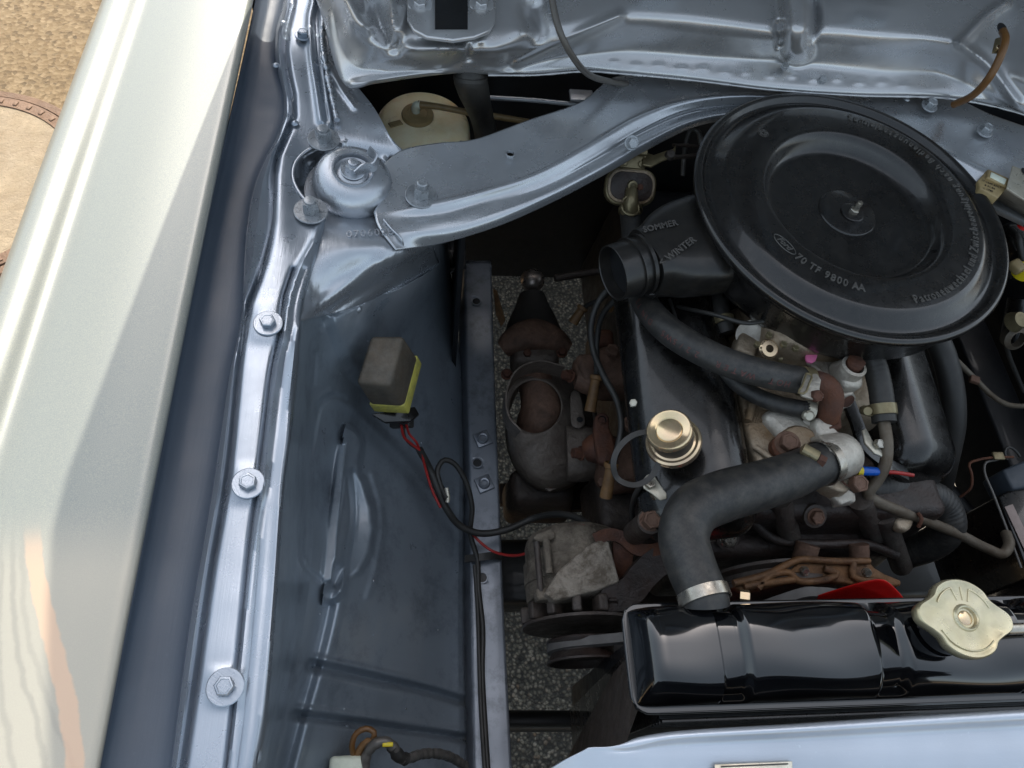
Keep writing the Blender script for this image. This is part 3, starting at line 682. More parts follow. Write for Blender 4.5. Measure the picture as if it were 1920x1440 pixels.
# --- cross brace from tower to scuttle
def lift(c, z0, z1, pre=None):
    if pre: return [pre]+lift(c, z0, z1)
    n = len(c); return [(x, y, z0+(z1-z0)*i/(n-1)) for i, (x, y) in enumerate(c)]
B_up = [(700, 330), (750, 283), (820, 268), (885, 262), (990, 225), (1090, 190), (1160, 142), (1300, 152), (1450, 165), (1600, 178), (1780, 182), (1860, 215), (1960, 250)]
B_r1 = [(760, 395), (815, 380), (900, 360), (1000, 328), (1100, 275), (1190, 222), (1280, 190), (1380, 178), (1480, 182), (1600, 205), (1730, 262), (1860, 325), (1960, 375)]
B_v1 = [(762, 410), (830, 396), (910, 372), (1010, 340), (1110, 288), (1200, 236), (1285, 203), (1385, 190), (1480, 195), (1600, 222), (1720, 275), (1850, 345), (1960, 400)]
B_r2 = [(760, 432), (840, 412), (920, 385), (1020, 352), (1115, 302), (1205, 250), (1290, 213), (1385, 200), (1480, 206), (1600, 236), (1720, 292), (1850, 362), (1960, 415)]
B_lo = [(755, 455), (850, 435), (935, 408), (1030, 368), (1125, 318), (1215, 265), (1300, 226), (1385, 212), (1480, 218), (1600, 250), (1720, 308), (1850, 380), (1960, 432)]
B_e = [(752, 472), (800, 462), (850, 451), (940, 422), (1035, 380), (1130, 330), (1220, 278), (1305, 238), (1385, 224), (1480, 230), (1600, 262), (1720, 320), (1850, 392), (1960, 445)]
brace = loft('cross_brace', [lift(B_up, .859, .872), lift(mixc(B_up, B_r1, .45), .860, .875), lift(mixc(B_up, B_r1, .93), .860, .876, (700, 395, .8583)), lift(B_r1[1:], .8655, .879, (702, 402, .8583)), lift(B_v1[1:], .8585, .872, (704, 412, .8583)), lift(mixc(B_v1[1:], B_r2[1:], .5), .857, .870, (707, 420, .8582)), lift(B_r2[1:], .858, .850, (712, 430, .8582)), lift(B_lo[1:], .853, .865, (722, 444, .858)), lift(B_e[1:], .840, .850, (742, 468, .853))],
     SILX, body, n=320, chaikin=2, wobble=.0006, label='pressed silver brace with two ridges running from tower to scuttle',
     holes=[[(957+7.5*math.cos(a), 288+5*math.sin(a)) for a in np.linspace(0, 6.28, 12)]], densify=.0018)
lathe('hole_rim', [(.0052, 0), (.0050, .0006), (.0042, .0006), (.0042, -.003)], P(957, 288, .8685), SILX, brace, seg=20)
tube('welded_edge', [(720, 412, .860), (735, 430, .860), (752, 447, .858), (756, 470, .842)], .0013, SIL, brace)
bolt(P(1184, 268, .868), ZINC, brace, nrm=(.2, -.75, .6), r=.0062, h=.005, wash=.0085)
for px, py in ((1742, 199), (1845, 246)): bolt(P(px, py, .8775), ZINC, brace, nrm=(.03, -.12, 1), r=.0062, h=.007, wash=.0098, rot=.3, label='silver hex bolt')
lathe('screw', [(0, .002), (.003, .0015), (.004, 0)], P(1700, 186, .876), ZINC, brace, seg=10)

# --- scuttle: the pressed panel across the back of the bay
L0 = [(560, -90), (600, 20), (655, 165), (700, 158), (765, 148), (830, 140), (860, 138), (915, 140), (1000, 140), (1100, 133), (1150, 136), (1300, 150), (1450, 168), (1600, 178), (1780, 184), (1870, 200), (1960, 226)]
L1 = [(580, -110), (618, 0), (668, 120), (720, 128), (800, 128), (850, 118), (880, 110), (920, 120), (967, 118), (1050, 104), (1160, 94), (1313, 104), (1484, 115), (1655, 132), (1762, 137), (1830, 162), (1960, 235)]
L2 = [(600, -120), (640, -10), (690, 70), (745, 84), (800, 92), (850, 90), (890, 88), (930, 95), (980, 92), (1060, 66), (1160, 45), (1313, 52), (1450, 68), (1530, 70), (1655, 78), (1790, 92), (1960, 160)]
L3 = [(620, -130), (660, -30), (700, 30), (745, 50), (800, 60), (850, 62), (890, 60), (940, 62), (1000, 55), (1080, 44), (1160, 27), (1313, 34), (1450, 50), (1531, 52), (1655, 60), (1800, 76), (1960, 110)]
L4 = [(680, -150), (710, -70), (740, -20), (760, 0), (800, 10), (850, 15), (890, 15), (940, 15), (1000, 8), (1080, 0), (1160, -10), (1313, -5), (1450, 0), (1531, 5), (1655, 5), (1830, 15), (1960, 30)]
L5 = [(740, -190), (770, -120), (780, -80), (790, -60), (820, -50), (860, -50), (900, -50), (950, -50), (1010, -60), (1080, -70), (1160, -75), (1313, -75), (1450, -70), (1531, -65), (1655, -60), (1830, -50), (1960, -40)]
sc = loft('scuttle_panel', [zc(L0, .884), zc(mixc(L0, L1, .15), .889), zc(mixc(L0, L1, .75), .897), zc(L1, .9015), zc(mixc(L1, L2, .5), .918), zc(L2, .937), zc(L3, .946), zc(mixc(L3, L4, .5), .950), zc(L4, .953), zc(L5, .957)], SILC, body, n=420, chaikin=2, densify=.0032, wobble=.0005,
     label='silver pressed scuttle panel with deep folds across the back of the bay',
     feats=[rib([(1490, -20), (1497, 40), (1495, 90)], 26, .020, p=4), rib([(1527, 0), (1530, 40), (1516, 78)], 9, -.010), rib([(1460, 45), (1463, 85)], 7, -.005),
            rib([(967, 118), (1060, 76), (1160, 30)], 10, .007), rib([(1000, 20), (1010, 70), (960, 112)], 22, -.010), rib([(735, 0), (738, 80)], 8, .010), rib([(752, 10), (756, 84), (820, 92), (870, 92)], 10, .006), rib([(700, 0), (712, 50), (742, 82)], 16, -.012),
            rib([(650, 0), (672, 40), (690, 52)], 12, .009), bump(620, 30, 14, 30, .006), rib([(660, 158), (760, 143), (828, 137)], 7, .005), bump(879, 110, 26, 20, .008), bump(879, 98, 5, 14, -.006, p=4),
            rib([(1800, 81), (1850, 30), (1885, 5)], 9, .008), rib([(1800, 83), (1850, 120), (1905, 190)], 9, .006), bump(1890, 90, 50, 70, -.012, rot=20)] +
           [bump(1150+i*42, 116+i*3.2+(i % 2)*3, 9, 5, .0009) for i in range(14)] +
           [bump(788, 66, 7, 6, .002), bump(902, 77, 7, 6, .002), bump(950, 150, 5, 4, .002)])
pl = thing('hinge_plate', 'oval silver plate with a black rectangular slot at the top of the scuttle', 'plate', P(850, 20, .96))
hp = prism('plate_face', [(763, -40), (763, 35), (775, 55), (800, 68), (850, 74), (890, 68), (918, 56), (929, 38), (932, -40), (877, -40), (877, 54), (816, 54), (816, -40)], .005, SILC, pl, bevel=.0016, z=.957)
prism('slot_well', [(813, -42), (880, -42), (880, 57), (813, 57)], .008, BLK, pl, bevel=0, z=.9545, label='black slot')
for px in (788, 903): bolt(P(px, 9, .957), SILC, hp, nrm=(0, -.2, 1), r=.0065, h=.004, wash=.0125, rot=.3)
for px, py, zz in ((1470, 126, .901), (1541, 151, .893)): bolt(P(px, py, zz), ZINC, sc, nrm=(0, -.5, 1), r=.0045, h=.005)

# --- chassis rail and the dark metal below
cr = loft('chassis_rail', [[(860, 500, .50), (862, 727, .49), (868, 900, .485), (868, 1152, .485), (876, 1500, .485)], [(868, 492, .518), (874, 727, .518), (879, 900, .518), (882, 1152, .518), (887, 1500, .518)], [(873, 490, .521), (879, 727, .521), (884, 900, .521), (887, 1152, .521), (892, 1500, .521)], [(918, 490, .521), (925, 727, .521), (932, 900, .521), (943, 1152, .521), (960, 1500, .521)], [(922, 492, .518), (929, 727, .518), (936, 900, .518), (946, 1152, .518), (964, 1500, .518)], [('w', *P(923, 493, .518)+np.array((.003, 0, -.09))), ('w', *P(930, 727, .518)+np.array((.003, 0, -.09))), ('w', *P(937, 900, .518)+np.array((.003, 0, -.09))), ('w', *P(947, 1152, .518)+np.array((.003, 0, -.09))), ('w', *P(965, 1500, .518)+np.array((.003, 0, -.09)))]],
     SILR, body, n=160, chaikin=1, densify=.003, wobble=.0004, label='blue grey chassis rail with round holes',
     holes=[[(x+8*math.cos(a), y+8*math.sin(a)) for a in np.linspace(0, 6.28, 10)] for x, y in ((893, 565), (895, 868), (904, 1083))])
for px, py in ((893, 565), (895, 868), (904, 1083)):
    lathe('hole_rim', [(.0078, 0), (.0074, .0007), (.0058, .0007), (.0056, -.012), (0, -.012)], P(px, py, .5215), SILR, cr, seg=22)
    lathe('hole', [(0, -.0005), (.0056, -.0005)], P(px, py, .5215), BLK, cr, seg=20)
for px, py in ((905, 823), (908, 907)):
    boxm('nut_plate', P(px, py, .523), (.021, .021, .003), SILR, cr, bevel=.001, xd=(1, .4, 0)); lathe('captive_nut', [(.0075, 0), (.0075, .004), (.006, .0055), (.004, .005), (.004, .001), (0, .001)], P(px, py, .5245), SILR, cr, seg=20)
prism('rail_end_cap', [(868, 488), (919, 488), (923, 500), (867, 500)], .05, SILR, cr, z=.520, bevel=.0015)
# bulkhead and the floor of the plenum behind the brace
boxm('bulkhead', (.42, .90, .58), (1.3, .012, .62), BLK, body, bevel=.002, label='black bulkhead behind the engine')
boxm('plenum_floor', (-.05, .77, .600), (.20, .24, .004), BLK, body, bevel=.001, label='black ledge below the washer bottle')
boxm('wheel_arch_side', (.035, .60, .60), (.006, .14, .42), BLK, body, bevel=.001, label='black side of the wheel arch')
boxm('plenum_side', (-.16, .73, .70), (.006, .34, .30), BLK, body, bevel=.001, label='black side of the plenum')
# cabin behind the bulkhead, out of the picture: it keeps the sun off the road under the engine
boxm('unseen_cabin_floor', (.42, 1.9, .55), (1.28, 1.95, .62), BLK, body, bevel=.05)
boxm('scuttle_sun_block', (.46, 1.05, .93), (1.22, .36, .13), SILC, body, bevel=.01)  # unseen block added to stop sun leaking past the scuttle
boxm('unseen_cabin_roof', (.42, 2.2, 1.12), (1.16, 1.3, .5), CREAM, body, bevel=.12, bevseg=4)
boxm('front_apron', (.42, -.10, .58), (1.22, .04, .46), BLK, body, bevel=.02)
tube('bulkhead_swage', [(915, 183, .79), (1000, 188, .79), (1090, 197, .79)], .003, SILD, body)
boxm('bulkhead_tab', P(1090, 180, .80), (.03, .02, .004), SILD, body)
tube('cross_member', [(930, 1352, .30), (1100, 1352, .30), (1300, 1352, .30)], .014, BLK, body)
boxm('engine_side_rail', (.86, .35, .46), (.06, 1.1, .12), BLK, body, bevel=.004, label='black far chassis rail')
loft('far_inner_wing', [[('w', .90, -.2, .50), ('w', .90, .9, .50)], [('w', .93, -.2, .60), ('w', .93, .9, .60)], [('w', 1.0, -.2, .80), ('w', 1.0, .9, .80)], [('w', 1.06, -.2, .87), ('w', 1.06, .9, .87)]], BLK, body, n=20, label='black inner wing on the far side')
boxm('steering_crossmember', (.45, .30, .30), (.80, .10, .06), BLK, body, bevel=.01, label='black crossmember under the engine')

# --- slam panel across the front
sp = loft('slam_panel', [[(1160, 1402, .862), (1185, 1386, .868), (1240, 1374, .872), (1300, 1368, .873), (1500, 1356, .873), (1700, 1343, .873), (1960, 1327, .873)],
     [(1150, 1404, .864), (1180, 1390, .870), (1240, 1379, .8755), (1300, 1373, .877), (1500, 1361, .877), (1700, 1348, .877), (1960, 1332, .877)],
     [(1120, 1400, .866), (1185, 1400, .871), (1245, 1388, .8755), (1300, 1383, .877), (1500, 1373, .877), (1700, 1361, .877), (1960, 1347, .877)],
     [(1105, 1402, .866), (1170, 1408, .866), (1245, 1396, .868), (1300, 1392, .868), (1500, 1382, .868), (1700, 1371, .868), (1960, 1357, .868)],
     [(1095, 1408, .864), (1150, 1413, .866), (1245, 1408, .867), (1300, 1406, .867), (1500, 1397, .867), (1700, 1388, .867), (1960, 1374, .867)],
     [(1060, 1425, .858), (1130, 1425, .864), (1245, 1424, .866), (1300, 1424, .866), (1500, 1424, .866), (1700, 1424, .866), (1960, 1424, .866)],
     [(1020, 1450, .845), (1100, 1465, .855), (1245, 1480, .860), (1300, 1480, .860), (1500, 1490, .860), (1700, 1490, .860), (1960, 1490, .860)],
     [(1000, 1480, .80), (1060, 1530, .81), (1245, 1560, .82), (1300, 1560, .82), (1500, 1560, .82), (1700, 1560, .82), (1960, 1560, .82)]], SILB, body, n=220, chaikin=2, densify=.004, wobble=.0006, label='pale blue silver slam panel in front of the radiator')
idp = thing('identification_plate', 'small bare metal plate lying flat on the slam panel', 'plate', P(1415, 1438, .868))
prism('plate', [(1340, 1433), (1486, 1427), (1488, 1500), (1342, 1505)], .0015, CLEAR, idp, bevel=.0005, z=.8685)
tube('rule', [(1352, 1437, .8692), (1478, 1432, .8692)], .0004, RUB, idp, n=4)
# --- bonnet, raised on its rear hinges: out of the picture, but it shades the bay and shows in the paint
def bonnet():
    al = math.radians(78); Hn = np.array((0, .80, .915)); vs = []; cols = 28; rows = 26; Lb = 1.0
    for i in range(rows):
        t = Lb*i/(rows-1)
        xl = -.192 + .13*min(1, max(0, (t-.58)/.34))**1.2
        xr = 1.19 - .13*min(1, max(0, (t-.48)/.28))**1.2
        for j in range(cols):
            s_ = j/(cols-1); x = xl+(xr-xl)*s_; crown = .03*(1-(2*s_-1)**2)
            vs.append((x, Hn[1]-math.cos(al)*t+math.sin(al)*crown, Hn[2]+math.sin(al)*t+math.cos(al)*crown))
    fs = [(i*cols+j, i*cols+j+1, (i+1)*cols+j+1, (i+1)*cols+j) for i in range(rows-1) for j in range(cols-1)]
    bn = thing('bonnet', 'raised bonnet standing open above the bay, outside the picture', 'bonnet', (.5, .8, .915))
    o = mesh_obj('outer_skin', vs, fs, CREAM2, bn, smooth=60); s = o.modifiers.new('s', 'SOLIDIFY'); s.thickness = .002
    for x in (.0, .25, .5, .75, 1.0):
        boxm('stiffening_rib', (x, .80-math.cos(al)*.5-.022, .915+math.sin(al)*.5-.02), (.04, .85, .016), SILD, bn, nrm=(0, -math.sin(al), -math.cos(al)), xd=(1, 0, 0), bevel=.004)
CREAM2 = mat('bonnet_paint', '707376', .4, .3, bstr=.05)
bonnet()

# seam sealer and ragged lips
def ragged(name, pts, r, m, par, amp=.5): return tube(name, pts, r, m, par, seg=8, n=260, mod=lambda s: 1+amp*(noise.noise(Vector((s*90, r*1e4, 0)))+.5*noise.noise(Vector((s*260, 3, 0)))))
ragged('seam_sealer', [(915, 141, .885), (1000, 141, .885), (1100, 134, .885), (1150, 137, .885), (1300, 151, .885), (1450, 169, .885), (1600, 179, .885), (1780, 185, .885), (1870, 201, .885), (1960, 227, .885)], .0013, SILC, body)
ragged('seam_sealer', [(607, -30, .874), (606, 30, .873), (604, 80, .872), (612, 130, .870), (622, 180, .868), (632, 225, .866)], .0028, SIL, body, 1.0)
ragged('seam_sealer', [(580, 470, .866), (572, 520, .864), (563, 580, .862), (557, 640, .862)], .0015, SIL, body)
# body wiring and small fixings on the bulkhead
tube('wing_drain_tube', [(862, 440, .74), (866, 475, .70), (855, 500, .66), (845, 512, .64)], .0016, GREYC, body)
# ================================================================ engine
eng = thing('engine', 'greasy black V engine with two gloss black rocker covers', 'engine', (.40, .45, .55))
rbox('block', (.39, .47, .53), (.26, .42, .32), IROND, eng, r=.02, taper=.9)
rbox('gearbox_housing', (.40, .78, .42), (.24, .26, .26), BLK, eng, r=.04, taper=.8)
rbox('sump', (.40, .45, .30), (.24, .42, .18), IROND, eng, r=.03, taper=1.1)
# rocker covers
nl = np.array((-.42, -.05, .90)); nl /= np.linalg.norm(nl)
rl = rbox('rocker_cover', P(1288, 762, .792)+np.array((.006, .038, -.030)), (.122, .335, .064), BLKC, eng, nrm=nl, xd=(1, 0, 0), r=.030, seg=8, taper=.86, label='left black rocker cover with the oil filler')
rbox('cylinder_head', P(1288, 762, .792)+np.array((.01, .05, -.075)), (.10, .30, .06), IROND, eng, nrm=nl, xd=(1, 0, 0), r=.006)
nr = np.array((.42, -.06, .90)); nr /= np.linalg.norm(nr)
rr = rbox('rocker_cover', P(1722, 762, .775)+np.array((0, .05, -.026)), (.10, .27, .066), BLKC, eng, nrm=nr, xd=(1, 0, 0), r=.024, seg=8, taper=.82, label='right black rocker cover half under the air cleaner')
rbox('cylinder_head', P(1722, 762, .775)+np.array((-.02, .05, -.085)), (.09, .27, .06), IROND, eng, nrm=nr, xd=(1, 0, 0), r=.006)
# bolts beside the left cover
bolt(P(1374, 737, .775), STEEL, eng, nrm=(-.2, -.2, 1), r=.0045, h=.007, wash=.006)
b = bolt(P(1191, 758, .76), CLEAR, eng, nrm=(-.5, -.2, .8), r=.0045, h=.006, wash=.0055)
boxm('cable_clip', P(1196, 770, .752), (.014, .012, .007), CLEAR, eng, nrm=(-.3, -.2, .9), bevel=.0015)
prism('gasket_tab', [(1418, 878), (1428, 875), (1431, 888), (1424, 897), (1416, 890)], .002, CLEAR, eng, z=.775, bevel=.0006)
# inlet manifold, cast, with a rough grid
im = prism('inlet_manifold', [(1385, 722), (1440, 745), (1520, 780), (1545, 830), (1545, 905), (1470, 915), (1420, 870), (1398, 800)], .05, ALUD, eng, z=.784, bevel=.006, bevseg=3)
rbox('manifold_body', P(1500, 690, .765), (.17, .15, .06), ALUD, eng, r=.015, nrm=(0, -.1, 1), rough=.002)
tube('casting_rib', [(1415, 738, .786), (1402, 790, .786)], .004, ALUD, im, n=6)
tube('casting_rib', [(1415, 838, .786), (1445, 860, .787), (1462, 880, .786)], .0035, ALUD, im, n=8)
for k in range(5): tube('cast_mark', [(1392+k*1.5, 757+k*10, .7852), (1408+k*1.5, 750+k*10, .7852)], .0007, ALUD, im, n=3, seg=6)
for k in range(4): tube('cast_mark', [(1420+k*5, 775, .7852), (1412+k*5, 792, .7852)], .0007, ALUD, im, n=3, seg=6)
tube('cast_mark', [(1412, 780, .7852), (1440, 790, .7852)], .0007, ALUD, im, n=3, seg=6)
rbox('flange_boss', P(1475, 800, .785), (.04, .05, .02), ALU, im, r=.008, xd=(1, .6, 0))
tube('stud_pipe', [(1440, 938, .78), (1436, 905, .775), (1448, 882, .77)], .0035, ALU, eng)
# thermostat housing
th = prism('thermostat_housing', [(1497, 775), (1522, 768), (1545, 785), (1560, 800), (1572, 812), (1596, 822), (1610, 845), (1606, 868), (1590, 876), (1598, 905), (1588, 922), (1560, 915), (1545, 905), (1500, 905), (1460, 880), (1455, 840), (1468, 818), (1470, 790)], .022, ALUD, eng, z=.790, bevel=.006, bevseg=4, spline=90, label='pale cast thermostat housing')
prism('raised_face', [(1530, 783), (1556, 782), (1572, 806), (1598, 818), (1611, 842), (1606, 864), (1588, 872), (1568, 862), (1552, 838), (1536, 812)], .018, ALU, th, z=.806, bevel=.005, bevseg=4, spline=60, taper=1.06)
duct('hose_neck', [((1535, 862, .797), .0225, .0225), ((1560, 858, .797), .0235, .0235), ((1592, 850, .795), .019, .018), ((1600, 848, .794), .010, .010)], ALU, th, p=2)
lathe('round_cover', [(.022, -.012), (.022, 0), (.020, .002), (.006, .003), (0, .003)], P(1500, 838, .793), ALUD, th, nrm=(-.1, -.15, 1))
tube('flow_ridge', [(1505, 790, .792), (1530, 800, .794), (1550, 826, .796), (1560, 858, .797)], .0035, ALU, th)
bolt(P(1476, 832, .799), RUSTD, th, nrm=(-.15, -.2, 1), r=.0090, h=.009, wash=.0125, rot=.3, label='large brown hex bolt')
lathe('collar', [(.0135, -.016), (.0135, 0), (.0125, .001), (.005, .001)], P(1474, 838, .798), RUST, th, nrm=(-.15, -.2, 1))
bolt(P(1604, 908, .792), RUSTD, th, nrm=(.1, -.25, 1), r=.0090, h=.009, rot=.2, label='large brown hex bolt')
prism('lower_flange', [(1538, 898), (1560, 900), (1592, 916), (1602, 924), (1600, 938), (1578, 946), (1568, 935), (1540, 912)], .010, ALU, th, z=.776, bevel=.002)
prism('bracket_foot', [(1566, 926), (1604, 922), (1606, 940), (1570, 946)], .012, ALU, th, z=.768, bevel=.002)
tube('gasket_line', [(1572, 896, .792), (1592, 912, .793), (1612, 905, .793)], .0008, RUST, th, n=12)
# fuel pump side casting and plugs near the carburettor
duct('carburettor_tower', [((1600, 660, .80), .016, .016), ((1588, 700, .81), .0135, .0135), ((1575, 735, .80), .012, .012)], ALU, eng, p=2)
tower = rbox('vacuum_port', P(1587, 705, .82), (.026, .034, .026), ALU, eng, r=.007, nrm=(0, -.3, 1)); lathe('port_pipe', [(.0125, 0), (.0125, .012), (.0095, .013), (.0095, .004), (0, .004)], P(1590, 700, .826), ALU, eng, nrm=(.05, .1, 1)); lathe('rusty_insert', [(.0085, 0), (.0085, .016), (.007, .017), (0, .017)], P(1592, 698, .826), RUST, eng, nrm=(.1, .3, 1))
bolt(P(1577, 742, .805), ALU, eng, nrm=(.2, -.75, .4), r=.0105, h=.010, rot=.2)
lathe('plug_face', [(.007, 0), (0, .0006)], P(1577, 742, .805)+.0108*np.array((.23, -.86, .46)), RUST, eng, nrm=(.2, -.75, .4))
carb = thing('carburettor', 'grimy cast carburettor under the air cleaner rim', 'carburettor', P(1470, 620, .80))
rbox('carburettor_body', P(1500, 610, .815), (.11, .09, .05), ALUD, carb, r=.012, rough=.002)
rbox('float_bowl', P(1430, 640, .80), (.05, .04, .04), ALUD, carb, r=.010, xd=(1, -.6, 0))
duct('choke_housing', [((1405, 630, .79), .017, .017), ((1425, 650, .795), .017, .017), ((1432, 657, .796), .012, .012)], ALU, carb, p=2)
tube('throttle_spring', [(1408+k*.95, 668+.35*k+(3.6 if k % 2 else -3.6), .812) for k in range(50)], .0006, BRKT, carb, seg=5, n=200)
lathe('screw_end', [(.0055, 0), (.0055, .004), (0, .005)], P(1458, 672, .812), BRKT, carb, nrm=(1, -.2, .2))
tube('lever_rod', [(1465, 655, .80), (1490, 665, .805), (1530, 690, .81), (1545, 705, .81)], .003, ALU, carb)
tube('linkage', [(1480, 650, .81), (1498, 640, .82), (1520, 640, .825)], .0025, BRKT, carb)
prism('bracket_plate', [(1500, 650), (1560, 675), (1580, 690), (1560, 715), (1545, 705), (1520, 680)], .004, ALU, carb, z=.812, bevel=.001)
prism('pink_tag', [(1511, 657), (1534, 664), (1530, 676), (1523, 680), (1514, 678), (1511, 672)], .003, PINK, carb, z=.822, bevel=.0008, label='small bright pink plastic tag')
for px, py, r in ((1350, 600, .004), (1300, 570, .003)):
    pass
# front casting with bosses
fc = rbox('front_casting', (.395, .272, .645), (.30, .075, .20), IRON, eng, r=.012, taper=.94, rough=.003)
rbox('front_casting_step', (.40, .236, .60), (.26, .05, .17), IRON, fc, r=.014, rough=.003)
def boss(p0, p1, r, m=BOSS): 
    t = tube('boss', [p0, p1], r, m, fc, n=4, seg=20); return t
for p0, p1, r in (((1462, 935, .755), (1481, 1008, .69), .0115), ((1612, 935, .755), (1641, 1000, .69), .0125), ((1655, 965, .73), (1690, 1062, .64), .0115), ((1355, 960, .73), (1360, 1000, .69), .010)):
    boss(p0, p1, r)
    lathe('bolt_hole', [(.0055, 0), (0, .0003)], topts([p1])[0]+np.array((0, -.0008, -.0004)), BLK, fc, nrm=topts([p1])[0]-topts([p0])[0])
for px, py, z in ((1529, 968, .742), (1365, 1010, .70), (1330, 1000, .70)):
    lathe('bolt_seat', [(.013, -.02), (.012, 0), (.004, .001)], P(px, py, z), IROND, fc, nrm=(0, -.55, .8)); bolt(P(px, py, z), RUSTD if px > 1400 else STEEL, fc, nrm=(0, -.55, .8), r=.0070, h=.006, wash=.009)
tube('casting_rib', [(1380, 940, .74), (1450, 1010, .70), (1530, 1020, .70), (1620, 1020, .70), (1680, 1040, .68)], .005, IRON, fc)
bolt(P(1219, 976, .745), RUSTD, eng, nrm=(-.1, -.25, 1), r=.0095, h=.012, wash=.011, rot=.2, label='thick brown bolt beside the radiator hose')
lathe('bolt_pillar', [(.0125, -.07), (.0125, 0), (.004, .001)], P(1219, 977, .745), IROND, eng, nrm=(-.05, -.15, 1))
# water pump and pulley
wp = prism('water_pump', [(1375, 1098), (1405, 1088), (1470, 1078), (1492, 1060), (1500, 1050), (1560, 1047), (1600, 1050), (1628, 1050), (1640, 1064), (1660, 1076), (1690, 1088), (1690, 1098), (1640, 1100), (1560, 1090), (1480, 1092), (1430, 1104), (1395, 1110)], .012, GASK, eng, z=.725, bevel=.002, label='rusty brown water pump casting')
for pts in ([(1375, 1098), (1440, 1080), (1480, 1060), (1500, 1053), (1560, 1056), (1630, 1056)], [(1420, 1108), (1440, 1085), (1480, 1078), (1495, 1092), (1540, 1092), (1570, 1080), (1545, 1070)], [(1395, 1105), (1420, 1100), (1490, 1090)], [(1600, 1060), (1600, 1085), (1660, 1095)]):
    tube('casting_rib', [(x, y-4, .729) for x, y in pts], .0036, GASK, wp, seg=10)
for px, py in ((1506, 1068), (1622, 1071)): bolt(P(px, py, .731), STEEL, wp, nrm=(0, -.6, .7), r=.0045, h=.006)
boss((1515, 1020, .71), (1505, 1056, .70), .012, RUSTD); boss((1610, 1020, .71), (1612, 1056, .70), .010, RUSTD)
pc = np.array((.365, .180, .660))
lathe('fan_pulley', [(0, 0), (.05, 0), (.070, -.002), (.070, -.004), (.070, -.007), (.062, -.010), (.062, -.016), (.070, -.019), (.070, -.022), (.05, -.022), (0, -.02)], pc+np.array((0, -.004, 0)), IROND, eng, nrm=(0, -1, 0), seg=64, label='black belt pulley')
tube('drive_belt', [('w', *(pc+np.array((.0615*math.cos(a), 0, .0615*math.sin(a))))) for a in np.linspace(2.6, .2, 14)], .004, RUB, eng, flat=(.0055, .004, (0, 0, 1)), n=60) if False else None
bl = thing('drive_belt', 'black rubber drive belt running from the alternator pulley to the fan pulley', 'belt', (.27, .155, .64))
ap_ = np.array((.168, .1375, .598)); ra, rp = .034, .0705
pts = [pc+np.array((rp*math.cos(a), -.016, rp*math.sin(a))) for a in np.linspace(-1.2, 1.55, 22)]+[np.array((.27, .145, .672))]+[ap_+np.array((ra*math.cos(a), .004, ra*math.sin(a))) for a in np.linspace(1.9, 4.4, 16)]+[np.array((.27, .150, .572))]
def beltmesh():
    A = catmull(np.array(pts), 160, closed=True)[:-1]; T = np.roll(A, -1, 0)-np.roll(A, 1, 0); T /= np.linalg.norm(T, axis=1)[:, None]
    Yv = np.array((0, 1., 0)); Nn = np.cross(T, Yv); Nn /= np.linalg.norm(Nn, axis=1)[:, None]
    vs = []; 
    for p_, n_ in zip(A, Nn):
        for a, b in ((-.0062, .0030), (.0062, .0030), (.0045, -.0035), (-.0045, -.0035)): vs.append(p_+a*Yv+b*n_)
    n = len(A); fs = [(i*4+j, i*4+(j+1) % 4, ((i+1) % n)*4+(j+1) % 4, ((i+1) % n)*4+j) for i in range(n) for j in range(4)]
    me = bpy.data.meshes.new('belt'); me.from_pydata([tuple(map(float, v)) for v in vs], [], fs); fixn(me)
    return finish('belt_band', me, BELT, bl, 30)
beltmesh()
fan = thing('cooling_fan', 'bright red plastic cooling fan, one blade tip showing behind the radiator', 'fan', pc+np.array((0, -.02, 0)))
lathe('hub', [(0, .012), (.02, .010), (.024, 0), (.024, -.004), (0, -.004)], pc+np.array((0, -.022, 0)), RED, fan, nrm=(0, -1, 0))
for k, a in enumerate((1.17, 1.17+1.62, 1.17+3.14, 1.17+4.76)):
    R_ = .142 if k == 0 else .095
    d = np.array((math.cos(a), 0, math.sin(a))); t_ = np.array((-math.sin(a), 0, math.cos(a)))
    c_ = pc+np.array((0, -.026, 0))
    vs = []
    for r_, w_ in ((.02, .012), (.06, .018), (R_*.85, .022), (R_, .015)):
        for s_ in (-1, -.33, .33, 1): vs.append(c_+d*r_+t_*w_*s_+np.array((0, .012*s_-.004*(s_*s_), 0)))
    fs = [(i*4+j, i*4+j+1, (i+1)*4+j+1, (i+1)*4+j) for i in range(3) for j in range(3)]
    o = mesh_obj('blade', np.array(vs), fs, RED, fan, smooth=60); s = o.modifiers.new('s', 'SOLIDIFY'); s.thickness = .003; s2 = o.modifiers.new('u', 'SUBSURF'); s2.levels = s2.render_levels = 2

